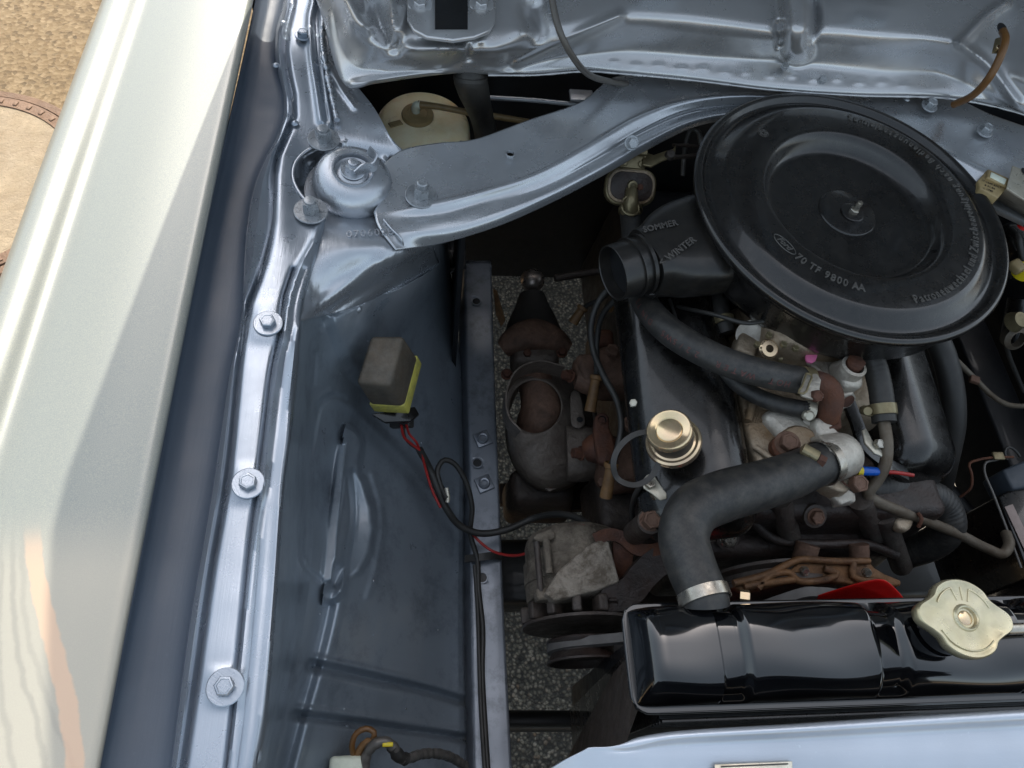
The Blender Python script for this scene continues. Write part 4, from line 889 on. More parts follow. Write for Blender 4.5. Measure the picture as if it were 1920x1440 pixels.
# ================================================================ oil filler cap with its strap
oc = thing('oil_filler_cap', 'gold zinc oil filler cap on the left rocker cover', 'filler cap', P(1262, 828, .815))
on = np.array((-.42, .06, .88)); on /= np.linalg.norm(on); ob = P(1263, 829, .812)
lathe('base_flange', [(.0255, -.003), (.0262, .000), (.0255, .0035), (.0235, .0048), (.021, .0040), (.019, .005)], ob, BRASS, oc, nrm=on, seg=48)
lathe('filter_body', [(.0192, .002), (.0192, .0215), (.018, .022)], ob, RUB, oc, nrm=on, seg=40)
lathe('lid', [(.0205, .0205), (.0212, .022), (.0209, .0250), (.0195, .0267), (.0178, .0267), (.0160, .0255), (.0132, .0255), (.0118, .0246), (.0112, .0255), (.010, .0259), (0, .0261)], ob, BRASS, oc, nrm=on, seg=48)
tube('strap', [(1238, 808, .825), (1190, 815, .82), (1160, 840, .815), (1150, 868, .81), (1158, 898, .80), (1190, 910, .80), (1220, 895, .803), (1235, 868, .808)], .002, RUB, oc, flat=(.0026, .0008, (0, 0, 1)))
# clutch cable bracket in bright zinc
br = thing('cable_bracket', 'bright zinc bracket bolted beside the rocker cover', 'bracket', P(1230, 915, .77))
prism('bracket_arm', [(1213, 890), (1224, 887), (1232, 900), (1250, 925), (1250, 935), (1238, 938), (1222, 925), (1207, 915), (1205, 900)], .002, CLEAR, br, z=.775, bevel=.0006)
bolt(P(1218, 908, .776), STEEL, br, r=.0055, h=.005, rot=.3)
duct('adjuster', [((1224, 925, .768), .0035, .0035), ((1252, 968, .75), .0035, .0035)], STEEL, br, p=2)

# ================================================================ air cleaner
LC = np.array((.4345, .5225, .88532)); LN = np.array((.0371709, -.0090275, .99926815)); LR = .1693
ac = thing('air_cleaner', 'big round black air cleaner with embossed lid and side snorkel', 'air cleaner', LC)
lid = lathe('lid', [(0, -.0112), (.0300, -.0112), (.0306, -.0115), (.0312, -.0128), (.06, -.0130), (.080, -.0125), (.086, -.0115), (.090, -.008), (.0935, -.001), (.0965, .004), (.0995, .0062), (.103, .0068), (.134, .0064), (.1375, .0056), (.141, .003), (.150, -.004), (.153, -.0055), (.1565, -.0058), (.1585, -.0048), (.1605, -.0012), (.1625, .0004), (.1655, .0006), (.1680, -.0008), (.1693, -.004), (.1688, -.008), (.166, -.0095), (.162, -.009)], LC, BLKS, ac, nrm=LN, seg=160, smooth=60, label='black lid with a dished centre')
lathe('base_pan', [(.166, -.0095), (.1655, -.013), (.160, -.0145), (.1585, -.018), (.1575, -.050), (.153, -.060), (.142, -.066), (.05, -.068), (.04, -.10)], LC, BLKS, ac, nrm=LN, seg=120, smooth=60)
lathe('washer', [(.0125, -.0112), (.0125, -.0097), (.0118, -.0093), (.004, -.0093)], LC+np.array((.0045, -.001, 0)), BLKS, ac, nrm=LN, seg=36)
nt = bolt(LC+np.array((.0045, -.001, -.0093)), IRON, ac, nrm=LN, r=.0050, h=.0045, stud=.010, studr=.62, name='nut')
nt.data.materials.clear(); nt.data.materials.append(STEEL)
FX = np.array((1, 0, 0))-LN[0]*LN; FX /= np.linalg.norm(FX); FY = np.cross(LN, FX)
def ring_text(s, r, a0, a1, size, h, ext=.0011, nx_=.72):
    """letters stand on a circle with their tops to the middle, anticlockwise"""
    wd = []
    for ch in s:
        wd.append({'i': .45, 'l': .45, 'I': .5, 't': .6, 'r': .65, ' ': .6, 'w': 1.25, 'W': 1.3, 'm': 1.3, 'T': .95, 'f': .6}.get(ch, 1.0))
    tot = sum(wd); acc = 0; mes = []
    for ch, w_ in zip(s, wd):
        am = math.radians(a0+(a1-a0)*(acc+w_/2)/tot); acc += w_
        if ch == ' ': continue
        m_ = text_me(ch, size, ext, .00022)
        p = LC+FX*r*math.cos(am)+FY*r*math.sin(am)+LN*h
        xd = -FX*math.sin(am)+FY*math.cos(am)
        m_.transform(frame(p, LN, xd) @ Matrix.Diagonal((nx_, 1, 1, 1))); mes.append(m_)
    return join_mes(mes)
finish('part_number', ring_text('70 TF 9800 AA', .1165, -138, -102.5, .0118, .0066, nx_=.85), LETT, lid, smooth=0)
finish('care_lettering', ring_text('Patronenwechsel und Zwischenreinigung nach Bedienungsanleitung', .1255, -80, 79, .0125, .0066), LETT, lid, smooth=0)
def oval():
    mes = []; a = math.radians(-145.5); p = LC+FX*.1145*math.cos(a)+FY*.1145*math.sin(a)+LN*.0068; xd = -FX*math.sin(a)+FY*math.cos(a)
    n = 40; seg = 6; vs = []; fs = []
    for i in range(n):
        t = 2*math.pi*i/n
        for j in range(seg):
            u = 2*math.pi*j/seg; k = .0005*math.cos(u); vs.append(((.0140+k)*math.cos(t), (.0052+k)*math.sin(t), .0005*math.sin(u)))
    fs = [(i*seg+j, ((i+1) % n)*seg+j, ((i+1) % n)*seg+(j+1) % seg, i*seg+(j+1) % seg) for i in range(n) for j in range(seg)]
    m = bpy.data.meshes.new('o'); m.from_pydata(vs, [], fs); m.transform(frame(p, LN, xd)); mes.append(m)
    t = text_me('Ford', .0085, .0005, .0002); t.transform(Matrix.Shear('XY', 4, (.35, 0)) if False else Matrix.Identity(4)); t.transform(frame(p, LN, xd) @ Matrix(((1, .3, 0, 0), (0, 1, 0, 0), (0, 0, 1, 0), (0, 0, 0, 1)))); mes.append(t)
    return finish('oval_badge', join_mes(mes), LETT, lid, smooth=0)
oval()
def emblem():
    a = math.radians(133.7); p = LC+FX*.1205*math.cos(a)+FY*.1205*math.sin(a)+LN*.0066; mes = []
    for k in range(5):
        b_ = k*2*math.pi/5; m = lathe_me('e', [(.0019, 0), (.0021, .0006), (.0014, .0007), (.0012, .0002), (0, .0002)], 12); m.transform(frame(p, LN, FX) @ Matrix.Translation((.0032*math.cos(b_), .0032*math.sin(b_), 0))); mes.append(m)
    m = lathe_me('e', [(.0058, 0), (.0060, .0005), (.0054, .0005), (.0054, 0)], 24); m.transform(frame(p, LN, FX)); mes.append(m)
    return finish('round_mark', join_mes(mes), LETT, lid, smooth=0)
emblem()
sn_ = duct('snorkel_body', [((1368, 445, .848), .056, .026), ((1330, 455, .850), .056, .028), ((1290, 466, .848), .053, .030), ((1250, 480, .846), .045, .031), ((1222, 490, .845), .035, .031), ((1205, 496, .845), .0325, .031)], BLKR, ac, p=3.2, seg=48)
duct('snorkel_mouth', [((1218, 491, .847), .0285, .0285), ((1190, 499, .846), .0285, .0285), ((1150, 512, .845), .0285, .0285), ((1148, 512.6, .845), .0285, .0285)], BLKR, ac, p=2, seg=48, cap=False).modifiers.new('s', 'SOLIDIFY').thickness = .0015
duct('mouth_collar', [((1204, 495, .847), .0315, .0315), ((1198, 496.8, .847), .0315, .0315)], BLKR, ac, p=2, seg=40, n=3)
duct('mouth_collar', [((1184, 501, .846), .0310, .0310), ((1181, 502, .846), .0310, .0310)], BLKR, ac, p=2, seg=40, n=3)
duct('mouth_inside', [((1175, 503, .846), .0268, .0268), ((1170, 504.6, .846), .0268, .0268)], BLK, ac, p=2, seg=40, n=3)
prism('seam_flange', [(1213, 541), (1314, 540), (1314, 552), (1217, 552)], .004, BLKR, ac, z=.832, bevel=.0008)
for px in (1243, 1292): lathe('rivet', [(0, .0012), (.0018, .0008), (.002, 0)], P(px, 546, .832), BLKS, ac, seg=12)
prism('rear_flap', [(1190, 448), (1262, 396), (1300, 374), (1304, 380), (1264, 403), (1196, 456)], .004, BLKR, ac, z=.866, bevel=.0008)
def topat(o, px, py, rad=10):
    co = np.empty(len(o.data.vertices)*3); o.data.vertices.foreach_get('co', co); co = co.reshape(-1, 3)+np.array(rootloc(o.parent)); q = PX(co)
    m = np.where(((q-(px, py))**2).sum(1) < rad*rad)[0]; i = m[np.argmax(co[m, 2])]; return float(co[i, 2])
def on_snorkel(nm, s_, size, a, b, up):
    za, zb = topat(sn_, *a), topat(sn_, *b); pa, pb = P(*a, za), P(*b, zb); x = pb-pa; y = np.cross((0, -.12, 1), x); n_ = np.cross(x, y)
    text(nm, s_, size, frame((pa+pb)/2+np.array((0, 0, up)), n_/np.linalg.norm(n_), x), LETT2, sn_, extrude=.0007, bevel=.0002, spacing=1.05)
LETT2 = mat('moulded_lettering', '4a4744', .35, 0, bstr=0, coat=.3)
on_snorkel('winter_mark', '< WINTER', .0098, (1240, 497), (1294, 458), .0052)
on_snorkel('summer_mark', 'SOMMER', .0090, (1212, 432), (1262, 421), .0016)

# small dark pieces round the carburettor
mc = thing('manifold_coolant_hose', 'short black hose with dull clamp ring in the dark behind the heater hose', 'hose', P(1340, 600, .80))
tube('hose_body', [(1290, 560, .79), (1315, 600, .79), (1322, 640, .785)], .008, RUB, mc); tube('hose_body', [(1345, 545, .80), (1352, 590, .80), (1362, 625, .795)], .010, RUB, mc)
lathe('clamp', [(.0105, -.004), (.0118, -.0035), (.0118, .0035), (.0105, .004)], P(1356, 602, .80), BRKT, mc, nrm=(.1, -.8, -.1))
rbox('float_chamber', P(1395, 655, .805), (.024, .030, .024), ALUD, carb, r=.004, xd=(1, -.5, 0))
for px, py in ((1440, 630), (1468, 648), (1490, 655), (1418, 648)): bolt(P(px, py, .835), BRKT, carb, r=.0035, h=.004)
lathe('choke_ring', [(.013, -.004), (.015, -.003), (.015, .003), (.009, .004), (0, .004)], P(1408, 628, .815), ALU, carb, nrm=(-.4, -.5, .7))
rbox('casting_rib', P(1460, 690, .80), (.06, .010, .016), ALUD, carb, r=.003, xd=(1, -.4, 0))
lathe('glow_ring', [(.008, 0), (.010, .002), (.008, .004), (.004, .004)], P(1440, 655, .828), BRASS, carb, nrm=(0, -.4, 1))
tube('vacuum_line', [(1270, 575, .80), (1340, 590, .83), (1400, 606, .84), (1440, 600, .84)], .0022, RUB, carb)
tube('thin_lead', [(1255, 560, .80), (1268, 600, .80), (1275, 640, .80)], .0018, RUB, carb)
# ================================================================ hoses and clamps
def clampband(name, c, ax, r, w, m, parent, th=.0012, label=None):
    return lathe(name, [(r, -w/2), (r+th, -w/2+.0004), (r+th, w/2-.0004), (r, w/2)], c, m, parent, nrm=ax, seg=48, label=label)
rh = thing('radiator_hose', 'thick black bent radiator hose from thermostat housing to the radiator', 'hose', P(1290, 960, .82))
RHP = [(1562, 858, .797), (1530, 872, .800), (1480, 893, .806), (1420, 912, .812), (1350, 932, .818), (1300, 958, .822), (1282, 1005, .822), (1296, 1062, .824), (1320, 1120, .826), (1322, 1135, .824)]
tube('hose_body', RHP, .0222, RUBH, rh, seg=40, n=110, rad=[.92, .93, .98, 1.02, 1.04, 1.02, .98, .94, .90, .90])
def ax_(p, q): a = topts([p])[0]; b = topts([q])[0]; return b-a
clampband('clamp', P(1320, 1118, .826), ax_((1300, 1070, .824), (1320, 1125, .826)), .0206, .0105, STEEL, rh, label='bright steel clamp at the radiator end')
clampband('clamp', P(1546, 866, .799), ax_((1530, 872, .800), (1562, 858, .797)), .0215, .0095, STEEL, rh, label='steel worm clamp at the thermostat end')
duct('clamp_screw_housing', [((1503, 842, .822), .0055, .0060), ((1532, 858, .822), .0055, .0060)], BRKT, rh, p=3)
bolt(P(1533, 860, .822), RUST, rh, nrm=(.7, -.45, 0), r=.0058, h=.007)
bolt(P(1388, 1118, .79), BRASS, rh, nrm=(.8, -.2, .3), r=.0060, h=.008, name='clamp_bolt')
# heater hoses
hh = thing('heater_hose', 'long black rubber heater hose curving under the snorkel to the rusty elbow', 'hose', P(1300, 640, .84))
HHP = [(1181, 400, .785), (1185, 440, .785), (1188, 500, .780), (1205, 560, .795), (1245, 612, .82), (1300, 650, .833), (1370, 682, .838), (1440, 702, .836), (1512, 715, .830)]
tube('hose_body', HHP, .0133, RUBH, hh, seg=28, rad=[.9, .9, .95, 1.05, 1.08, 1.06, 1.04, 1.02, 1.0])
def hose_print():
    A = catmull(topts(HHP), 400); T, N, B = frames(A); q = PX(A); mes = []
    s = 'HOT  WATER  22/5WS  DIN 73'; i0 = int(np.argmin(np.abs(q[:, 0]-1478))); L = np.r_[0, np.cumsum(np.linalg.norm(np.diff(A, axis=0), axis=1))]
    pos = L[i0]
    for ch in s:
        pos -= .0072 if ch != ' ' else .0060
        if ch == ' ': continue
        i = int(np.argmin(np.abs(L-pos))); t = -T[i]
        side = np.array((-.10, -.80, .52)); side -= (side@t)*t; side /= np.linalg.norm(side)
        rr_ = .0133*(1.0 if q[i, 0] > 1440 else 1.045)
        m = text_me(ch, .0085, .0001, 0); m.transform(frame(A[i]+side*(rr_+.0004), side, t)); mes.append(m)
    return finish('printed_lettering', join_mes(mes), REDP, hh, smooth=0)
REDP = mat('faded_red_print', '5a3532', .6, 0, bstr=0)
hose_print()
h2 = thing('bypass_hose', 'thinner black hose just below the heater hose', 'hose', P(1430, 740, .80))
tube('hose_body', [(1330, 670, .80), (1365, 705, .80), (1410, 738, .80), (1460, 758, .802), (1512, 768, .803)], .0085, RUBH, h2, seg=22)
clampband('clamp', P(1517, 769, .803), ax_((1490, 764, .803), (1517, 769, .803)), .0087, .009, CLEAR, h2, label='white zinc clamp with slots')
for k in range(4): boxm('clamp_slot', P(1514+k*.4, 757+k*5.2, .8135-.0006*k), (.0052, .0010, .0008), BLK, h2, nrm=(0, -.2, 1), xd=(1, .1, 0), bevel=0)
lathe('clamp_screw', [(0, .006), (.004, .0055), (.0055, .004), (.0055, 0)], P(1513, 778, .806), CLEAR, h2, nrm=(0, -.6, .7))
el = thing('pipe_elbow', 'rusty brown pipe elbow with hexagon foot on the thermostat housing', 'pipe elbow', P(1550, 760, .81))
tube('elbow_bend', [(1515, 715, .830), (1534, 717, .831), (1552, 726, .830), (1560, 745, .824), (1556, 768, .812), (1550, 785, .800)], .0112, RUST, el, seg=24)
bolt(P(1545, 796, .793), RUST, el, nrm=(-.05, .1, 1), r=.0145, h=.012, name='hexagon_foot', rot=.3)
sc_ = thing('hose_clamp', 'grimy saddle clamp with rusty bolt at the elbow end of the heater hose', 'hose clamp', P(1515, 720, .83))
clampband('clamp_band', P(1510, 716, .830), ax_((1480, 711, .833), (1515, 717, .830)), .0137, .010, BRKT, sc_)
prism('clamp_ear', [(1508, 700), (1532, 700), (1540, 712), (1537, 730), (1545, 745), (1525, 748), (1505, 742), (1500, 735)], .003, ALU, sc_, z=.845, bevel=.0008)
tube('wire_loop', [(1512, 700, .847), (1508, 712, .848), (1502, 728, .848), (1495, 735, .847), (1508, 738, .848), (1517, 720, .849), (1522, 703, .848), (1512, 700, .847)], .0011, BRKT, sc_, seg=8)
bolt(P(1528, 742, .843), RUST, sc_, nrm=(.1, -.5, .8), r=.0058, h=.006, rot=.2)
bh = thing('lower_hose', 'ribbed black hose looping behind the steel pipe', 'hose', P(1740, 960, .70))
tube('hose_body', [(1612, 912, .735), (1660, 915, .73), (1720, 924, .72), (1765, 945, .71), (1778, 985, .695), (1755, 1015, .67), (1690, 1040, .63)], .0178, RUBH, bh, seg=30, n=260, mod=lambda s: 1+.007*math.sin(s*1400))
bh2 = thing('vacuum_hose', 'black hose coming down beside the right rocker cover', 'hose', P(1790, 730, .72))
tube('hose_body', [(1735, 600, .76), (1765, 655, .75), (1783, 720, .73), (1788, 790, .70), (1775, 860, .66), (1760, 930, .60)], .0135, RUB, bh2, seg=24)
bh3 = thing('breather_hose', 'black wrapped hose dropping from the air cleaner to a clamp', 'hose', P(1650, 740, .80))
tube('hose_body', [(1618, 640, .83), (1638, 680, .825), (1650, 725, .818), (1658, 792, .808)], .0115, RUB, bh3, seg=24, n=120, mod=lambda s: 1+.006*math.sin(s*1300))
clampband('clamp', P(1655, 768, .812), ax_((1650, 725, .818), (1658, 785, .808)), .0118, .011, BRKT, bh3, th=.0014)
lathe('clamp_screw', [(0, .007), (.004, .0065), (.005, .004), (.005, -.006)], P(1624, 770, .810), BRKT, bh3, nrm=(-.3, -.5, .8))
boxm('clamp_ear', P(1634, 770, .809), (.011, .012, .003), BRKT, bh3, xd=(1, .1, 0))
pp = thing('steel_pipe', 'dusty bent steel pipe running from the clamp to the lower right', 'pipe', P(1660, 850, .80))
tube('pipe_bend', [(1656, 785, .808), (1663, 830, .80), (1660, 870, .79), (1645, 900, .775), (1628, 925, .762), (1640, 938, .755), (1680, 955, .745), (1740, 978, .725), (1800, 1003, .70), (1850, 1028, .68), (1880, 1038, .672), (1892, 1020, .668), (1886, 1000, .662)], .0058, PIPEM, pp, seg=18, rad=[1, 1, 1, 1, 1, 1, .95, .95, .95, .95, .95, 1, 1])
prism('pipe_clip', [(1690, 960), (1712, 968), (1712, 985), (1700, 995), (1686, 990), (1680, 975)], .012, ALUD, pp, z=.735, bevel=.003, spline=20)
tube('clip_band', [(1721, 962, .742), (1728, 972, .742), (1722, 988, .735)], .002, RUST, pp)

# ================================================================ radiator
rad = thing('radiator', 'gloss black radiator header tank with ribs and a fin core below', 'radiator', (.42, .10, .72))
def tank():
    x0, x1 = .166, .80; nx, nv = 420, 72; V_ = np.zeros((nx, nv, 3))
    xs = np.concatenate([x0+.030*(1-np.cos(np.linspace(0, math.pi/2, 60))), np.linspace(x0+.030, x1, nx-59)[1:]])
    def sm(a, b, x): t = np.clip((x-a)/(b-a), 0, 1); return t*t*(3-2*t)
    for i, x in enumerate(xs):
        d = x-x0; e = (1-max(0, 1-d/.022)**2.4)**(1/2.4) if d < .022 else 1
        band = (sm(.228, .231, x)-sm(.246, .250, x))+(sm(.358, .361, x)-sm(.378, .382, x))+(sm(.485, .488, x)-sm(.503, .507, x))
        groove = sum(math.exp(-((x-g)/.0022)**2) for g in (.2495, .3815, .5065))
        for j in range(nv):
            v = math.pi*j/(nv-1); cy, sz = math.cos(v), math.sin(v)
            w = sm(.18, .5, v)*(1-sm(math.pi-.22, math.pi-.12, v))
            hw = .0385*(.87+.13*e); ht = .040*e
            yy = .0975+math.copysign(abs(cy)**.62, cy)*hw*-1; zz = .800+ht*abs(sz)**.72
            off = (-.0058*band-.0034*groove)*w*e + (.0022*math.sin(x*24+1)+.0014*math.sin(x*57+v*3))*w*e*sz
            # the middle of each bay is faintly crowned
            V_[i, j] = (x, yy-cy*0-off*cy*-1*0, zz+off*(.4+.6*sz)); V_[i, j, 1] += cy*-off
    fs = [(i*nv+j, (i+1)*nv+j, (i+1)*nv+j+1, i*nv+j+1) for i in range(nx-1) for j in range(nv-1)]
    me = bpy.data.meshes.new('t'); me.from_pydata(V_.reshape(-1, 3).tolist(), [], fs); fixn(me)
    o = finish('header_tank', me, BLKG, rad, 60); 
    if sum(p.normal.z*p.area for p in o.data.polygons) < 0: o.data.flip_normals()
    return o
tk = tank()
def ringpath(x0, x1, y0, y1, r, z, n=8):
    P_ = []
    for cx, cy, a0 in ((x0+r, y0+r, math.pi), (x0+r, y1-r, math.pi/2)):
        for k in range(n+1):
            a = a0+(math.pi/2)*k/n if cy == y0+r else a0+(math.pi/2)*k/n
            P_.append((cx+r*math.cos(a), cy+r*math.sin(a)))
    return P_
lipc = [(.80, .056)]+[(.176+.012*math.cos(a), .068+.012*math.sin(a)) for a in np.linspace(-math.pi/2, -math.pi, 8)]+[(.176+.012*math.cos(a), .127+.012*math.sin(a)) for a in np.linspace(math.pi, math.pi/2, 8)]+[(.80, .139)]
tube('rolled_lip', [('w', x, y, .8005) for x, y in lipc], .0018, BLKG, rad, seg=12, n=160)
lipm = mesh_obj('seam_flange', [(x, y, .7995) for x, y in lipc], [tuple(range(len(lipc)))], BLKG, rad, smooth=0); s = lipm.modifiers.new('s', 'SOLIDIFY'); s.thickness = .004
boxm('core', (.49, .090, .59), (.60, .074, .38), BLK, rad, bevel=.001)
# slanting fin rows on the front of the core, seen just under the tank
fin0 = None
for k in range(38):
    x = .180+k*.0158
    if fin0 is None: fin0 = boxm('fin', (0, 0, 0), (.0030, .012, .050), FINM, rad, bevel=.0004, nrm=(.45, 0, 1)); fme = fin0; fin0.location = V(np.array((x, .0505, .763)))-rad.location; base = fin0
    else: c = base.copy(); link(c, rad); c.location = V(np.array((x, .0505, .763)))-rad.location
for k in range(5):
    boxm('fin_bar', (.49, .051, .786-k*.009), (.60, .0035, .0012), BLKS, rad, bevel=.0002)
# fixing side plate on the left
prism('side_plate', [('w', .186, .120, .80), ('w', .186, .060, .80), ('w', .186, .050, .76), ('w', .186, .045, .40), ('w', .186, .100, .40)], .003, BLKS, rad, direction=(1, 0, 0), bevel=.0006)
prism('side_bracket', [(1203, 1215, .79), (1200, 1320, .785), (1175, 1390, .775), (1060, 1475, .42), (1062, 1425, .42), (1105, 1345, .52), (1150, 1262, .66), (1180, 1228, .74)], .002, IROND, rad, bevel=.0005, label='dusty black side bracket')
rc = thing('pressure_cap', 'pale gold pressed radiator cap with two ears', 'radiator cap', P(1815, 1155, .872))
def capmesh():
    n = 120; c = P(1812, 1158, .872); mx = frame(c, (.02, -.04, 1), (math.cos(math.radians(-6)), math.sin(math.radians(-6)), 0))
    def R_(t, k=1):
        r = .0300
        for a0, a1 in ((math.pi, 1), (0, 1)):
            d = abs((t-a0+math.pi) % (2*math.pi)-math.pi); r += .0095*math.exp(-(d/.30)**2.6)-.0016*math.exp(-((d-.62)/.16)**2)
        return r*k
    prof = [(1.0, -.0085), (1.01, -.004), (.995, -.0012), (.965, 0), (.90, -.0002), (.86, -.0008), (.45, -.0006)]
    rings = []; vs = []
    for k, h in prof:
        base_ = len(vs)
        for i in range(n):
            t = 2*math.pi*i/n; r = R_(t)*k if k > .6 else .0300*k
            if .8 < k < .92: r = min(r, .0290) if k < .88 else r
            vs.append((r*math.cos(t), r*math.sin(t), h+(.0 if k > .5 else 0)))
        rings.append(base_)
    fs = [(a+i, a+(i+1) % n, b+(i+1) % n, b+i) for a, b in zip(rings, rings[1:]) for i in range(n)]
    # raised and dished centre
    for r, h in ((.0105, -.0005), (.0098, .0012), (.0088, .0018), (.0078, .0012), (.0070, -.0012), (.0050, -.0014)):
        b = len(vs); vs += [(r*math.cos(2*math.pi*i/n), r*math.sin(2*math.pi*i/n), h) for i in range(n)]
        a = rings[-1]; fs += [(a+i, a+(i+1) % n, b+(i+1) % n, b+i) for i in range(n)]; rings.append(b)
    fs.append(tuple(range(rings[-1], rings[-1]+n)))
    me = bpy.data.meshes.new('c'); me.from_pydata(vs, [], fs); me.transform(mx)
    o = finish('cap_plate', me, CAPG, rc, 40); s = o.modifiers.new('s', 'SOLIDIFY'); s.thickness = .0012; s.offset = -1
    # pressed arcs on the face
    for a0, a1, r in ((.4, 1.25, .0235), (1.9, 2.7, .0235), (3.6, 5.6, .0245)):
        pts = [mx @ Vector((r*math.cos(a), r*math.sin(a), -.0004)) for a in np.linspace(a0, a1, 18)]
        tube('pressed_arc', [('w', *p) for p in pts], .0006, CAPG, rc, seg=6)
    for a, in ((1.25,), (1.9,), (1.55,)):
        pts = [mx @ Vector((r*math.cos(a), r*math.sin(a), -.0004)) for r in (.0135, .0235)]
        tube('pressed_line', [('w', *p) for p in pts], .0005, CAPG, rc, seg=6, n=4)
    lathe('boss_centre', [(.0056, -.0012), (.0050, -.0008), (0, -.0006)], V(mx @ Vector((0, 0, 0))), BRASS, rc, nrm=(.02, -.04, 1))
    lathe('filler_neck', [(.0225, -.030), (.0225, -.010), (.0245, -.009), (.0245, -.006)], V(mx @ Vector((0, 0, 0))), BLKG, rc, seg=40)
capmesh()
tube('overflow_pipe', [(1885, 1180, .855), (1930, 1178, .852), (1990, 1176, .85)], .0045, STEEL, rc)

# ================================================================ alternator
ac0 = None
al = thing('alternator', 'dirty aluminium alternator with finned front and pulley', 'alternator', (.168, .22, .60))
AX = (0, -1, 0); ac0 = np.array((.168, .0, .600))
def yl(y): return ac0+np.array((0, y-.030, 0))
lathe('rear_housing', [(0, -.008), (.040, -.006), (.050, -.001), (.0545, .006), (.056, .012), (.056, .030)], yl(.292), ALUA, al, nrm=AX, seg=56)
lathe('stator', [(.0565, 0), (.0585, .001), (.0585, .024), (.0565, .025)], yl(.262), ALUA, al, nrm=AX, seg=56)
lathe('front_housing', [(.0565, 0), (.0575, .004), (.0565, .020), (.050, .024), (.03, .025), (0, .025)], yl(.239), ALUA, al, nrm=AX, seg=56)
lathe('fan_plate', [(0, 0), (.058, 0), (.063, .001), (.063, .004), (0, .004)], yl(.196), IROND, al, nrm=AX, seg=56)
f0 = None
for k in range(14):
    a = 2*math.pi*k/14
    p = yl(.205)+np.array((.054*math.cos(a), 0, .054*math.sin(a)))
    rbox('fan_blade', p, (.022, .018, .010), IROND, al, nrm=(-math.sin(a), 0, math.cos(a)), xd=(math.cos(a), .0, math.sin(a)), r=.002, seg=2, taper=.9)
lathe('pulley', [(0, 0), (.034, 0), (.0375, .002), (.038, .004), (.034, .010), (.033, .015), (.037, .021), (.039, .023), (.039, .025), (.036, .0255), (.030, .018), (.012, .016), (.012, .020), (0, .020)], yl(.180), IRON, al, nrm=AX, seg=56)
# mounting ear with flat face, and lug with through bolt
prism('mounting_ear', [(1021, 1112, .666), (1047, 1070, .668), (1100, 1024, .672), (1128, 1010, .672), (1142, 1015, .672), (1162, 1090, .666), (1122, 1106, .666), (1040, 1127, .664)], .030, EAR, al, bevel=.002, label='flat speckled aluminium ear')
prism('rear_lug', [(1000, 1008, .650), (1005, 1000, .650), (1035, 990, .652), (1042, 1000, .652), (1040, 1010, .652), (1012, 1018, .650)], .016, ALUA, al, bevel=.002)
tube('through_bolt', [(1006, 1016, .655), (1014, 1110, .652)], .0035, IROND, al, n=6)
tube('cast_ridge', [(1024, 1012, .655), (1030, 1075, .652)], .004, ALUA, al, n=6)
rbox('front_lug', P(1018, 1116, .648), (.018, .014, .014), ALUA, al, r=.003)
tube('coil_lead', [(1060, 985, .645), (1090, 985, .65), (1112, 992, .65)], .0016, REDW, al)
bk = thing('alternator_bracket', 'rusty iron bracket holding the alternator to the engine', 'bracket', P(1190, 1040, .65))
tube('upper_arm', [(1115, 1012, .668), (1140, 1002, .672), (1165, 1008, .672), (1190, 1028, .672), (1215, 1032, .675), (1250, 1025, .68)], .006, RUST, bk, flat=(.0065, .0035, (0, -.3, 1)))
prism('bracket_web', [(1150, 1010, .668), (1190, 1032, .668), (1185, 1062, .655), (1172, 1092, .64), (1160, 1088, .64), (1150, 1050, .66)], .006, RUST, bk, bevel=.001)
tube('lower_arm', [(1126, 1112, .655), (1150, 1118, .655), (1180, 1108, .655), (1205, 1078, .665), (1235, 1052, .672), (1262, 1045, .672)], .008, IRON, bk, flat=(.015, .004, (0, -.35, 1)))
bolt(P(1146, 1124, .652), IRON, bk, nrm=(0, -.8, .5), r=.007, h=.007)

# ================================================================ exhaust side
ex = thing('exhaust_manifold', 'rusty brown exhaust manifold with bolted flanges', 'manifold', P(1130, 780, .62))
def lump(px, py, z, sz, m=RUSTD, nrm=(0, 0, 1), xd=(1, 0, 0), r=.008, rg=.0025): return rbox('casting_lump', P(px, py, z), sz, m, ex, nrm=nrm, xd=xd, r=r, rough=rg)
rbox('port_pipe', P(1165, 700, .60), (.09, .07, .06), RUSTD, ex, r=.02, rough=.003)
rbox('port_pipe', P(1175, 870, .60), (.08, .07, .06), RUSTD, ex, r=.02, rough=.003)
lump(1102, 695, .625, (.030, .045, .030), xd=(1, .2, 0)); lump(1088, 700, .618, (.020, .034, .03))
duct('clamp_shell', [((1082, 708, .62), .014, .014), ((1105, 715, .62), .017, .017), ((1125, 722, .62), .012, .012)], RUSTD, ex, p=2.2)
bolt(P(1070, 705, .628), RUST, ex, nrm=(-.8, -.1, .5), r=.0068, h=.010, wash=.0085); bolt(P(1146, 660, .64), RUSTD, ex, nrm=(.1, -.1, 1), r=.009, h=.008)
bolt(P(1180, 797, .645), RUSTD, ex, nrm=(0, -.1, 1), r=.0095, h=.008, rot=.2)
prism('flange_ear', [(1118, 778), (1132, 772), (1142, 780), (1143, 800), (1150, 820), (1155, 850), (1142, 868), (1126, 866), (1118, 840), (1114, 800)], .012, RUST, ex, z=.650, bevel=.003, spline=40)
lathe('ear_hole', [(.005, .0), (.004, -.002), (0, -.002)], P(1129, 787, .6515), BLK, ex)
duct('clamp_shell', [((1098, 846, .62), .012, .013), ((1115, 842, .625), .018, .018), ((1142, 838, .622), .018, .018)], RUST, ex, p=2.2)
bolt(P(1090, 850, .622), RUST, ex, nrm=(-.9, -.1, .3), r=.007, h=.010, wash=.009)
bolt(P(1142, 580, .60), BOOT, ex, nrm=(.2, 0, 1), r=.006, h=.006)
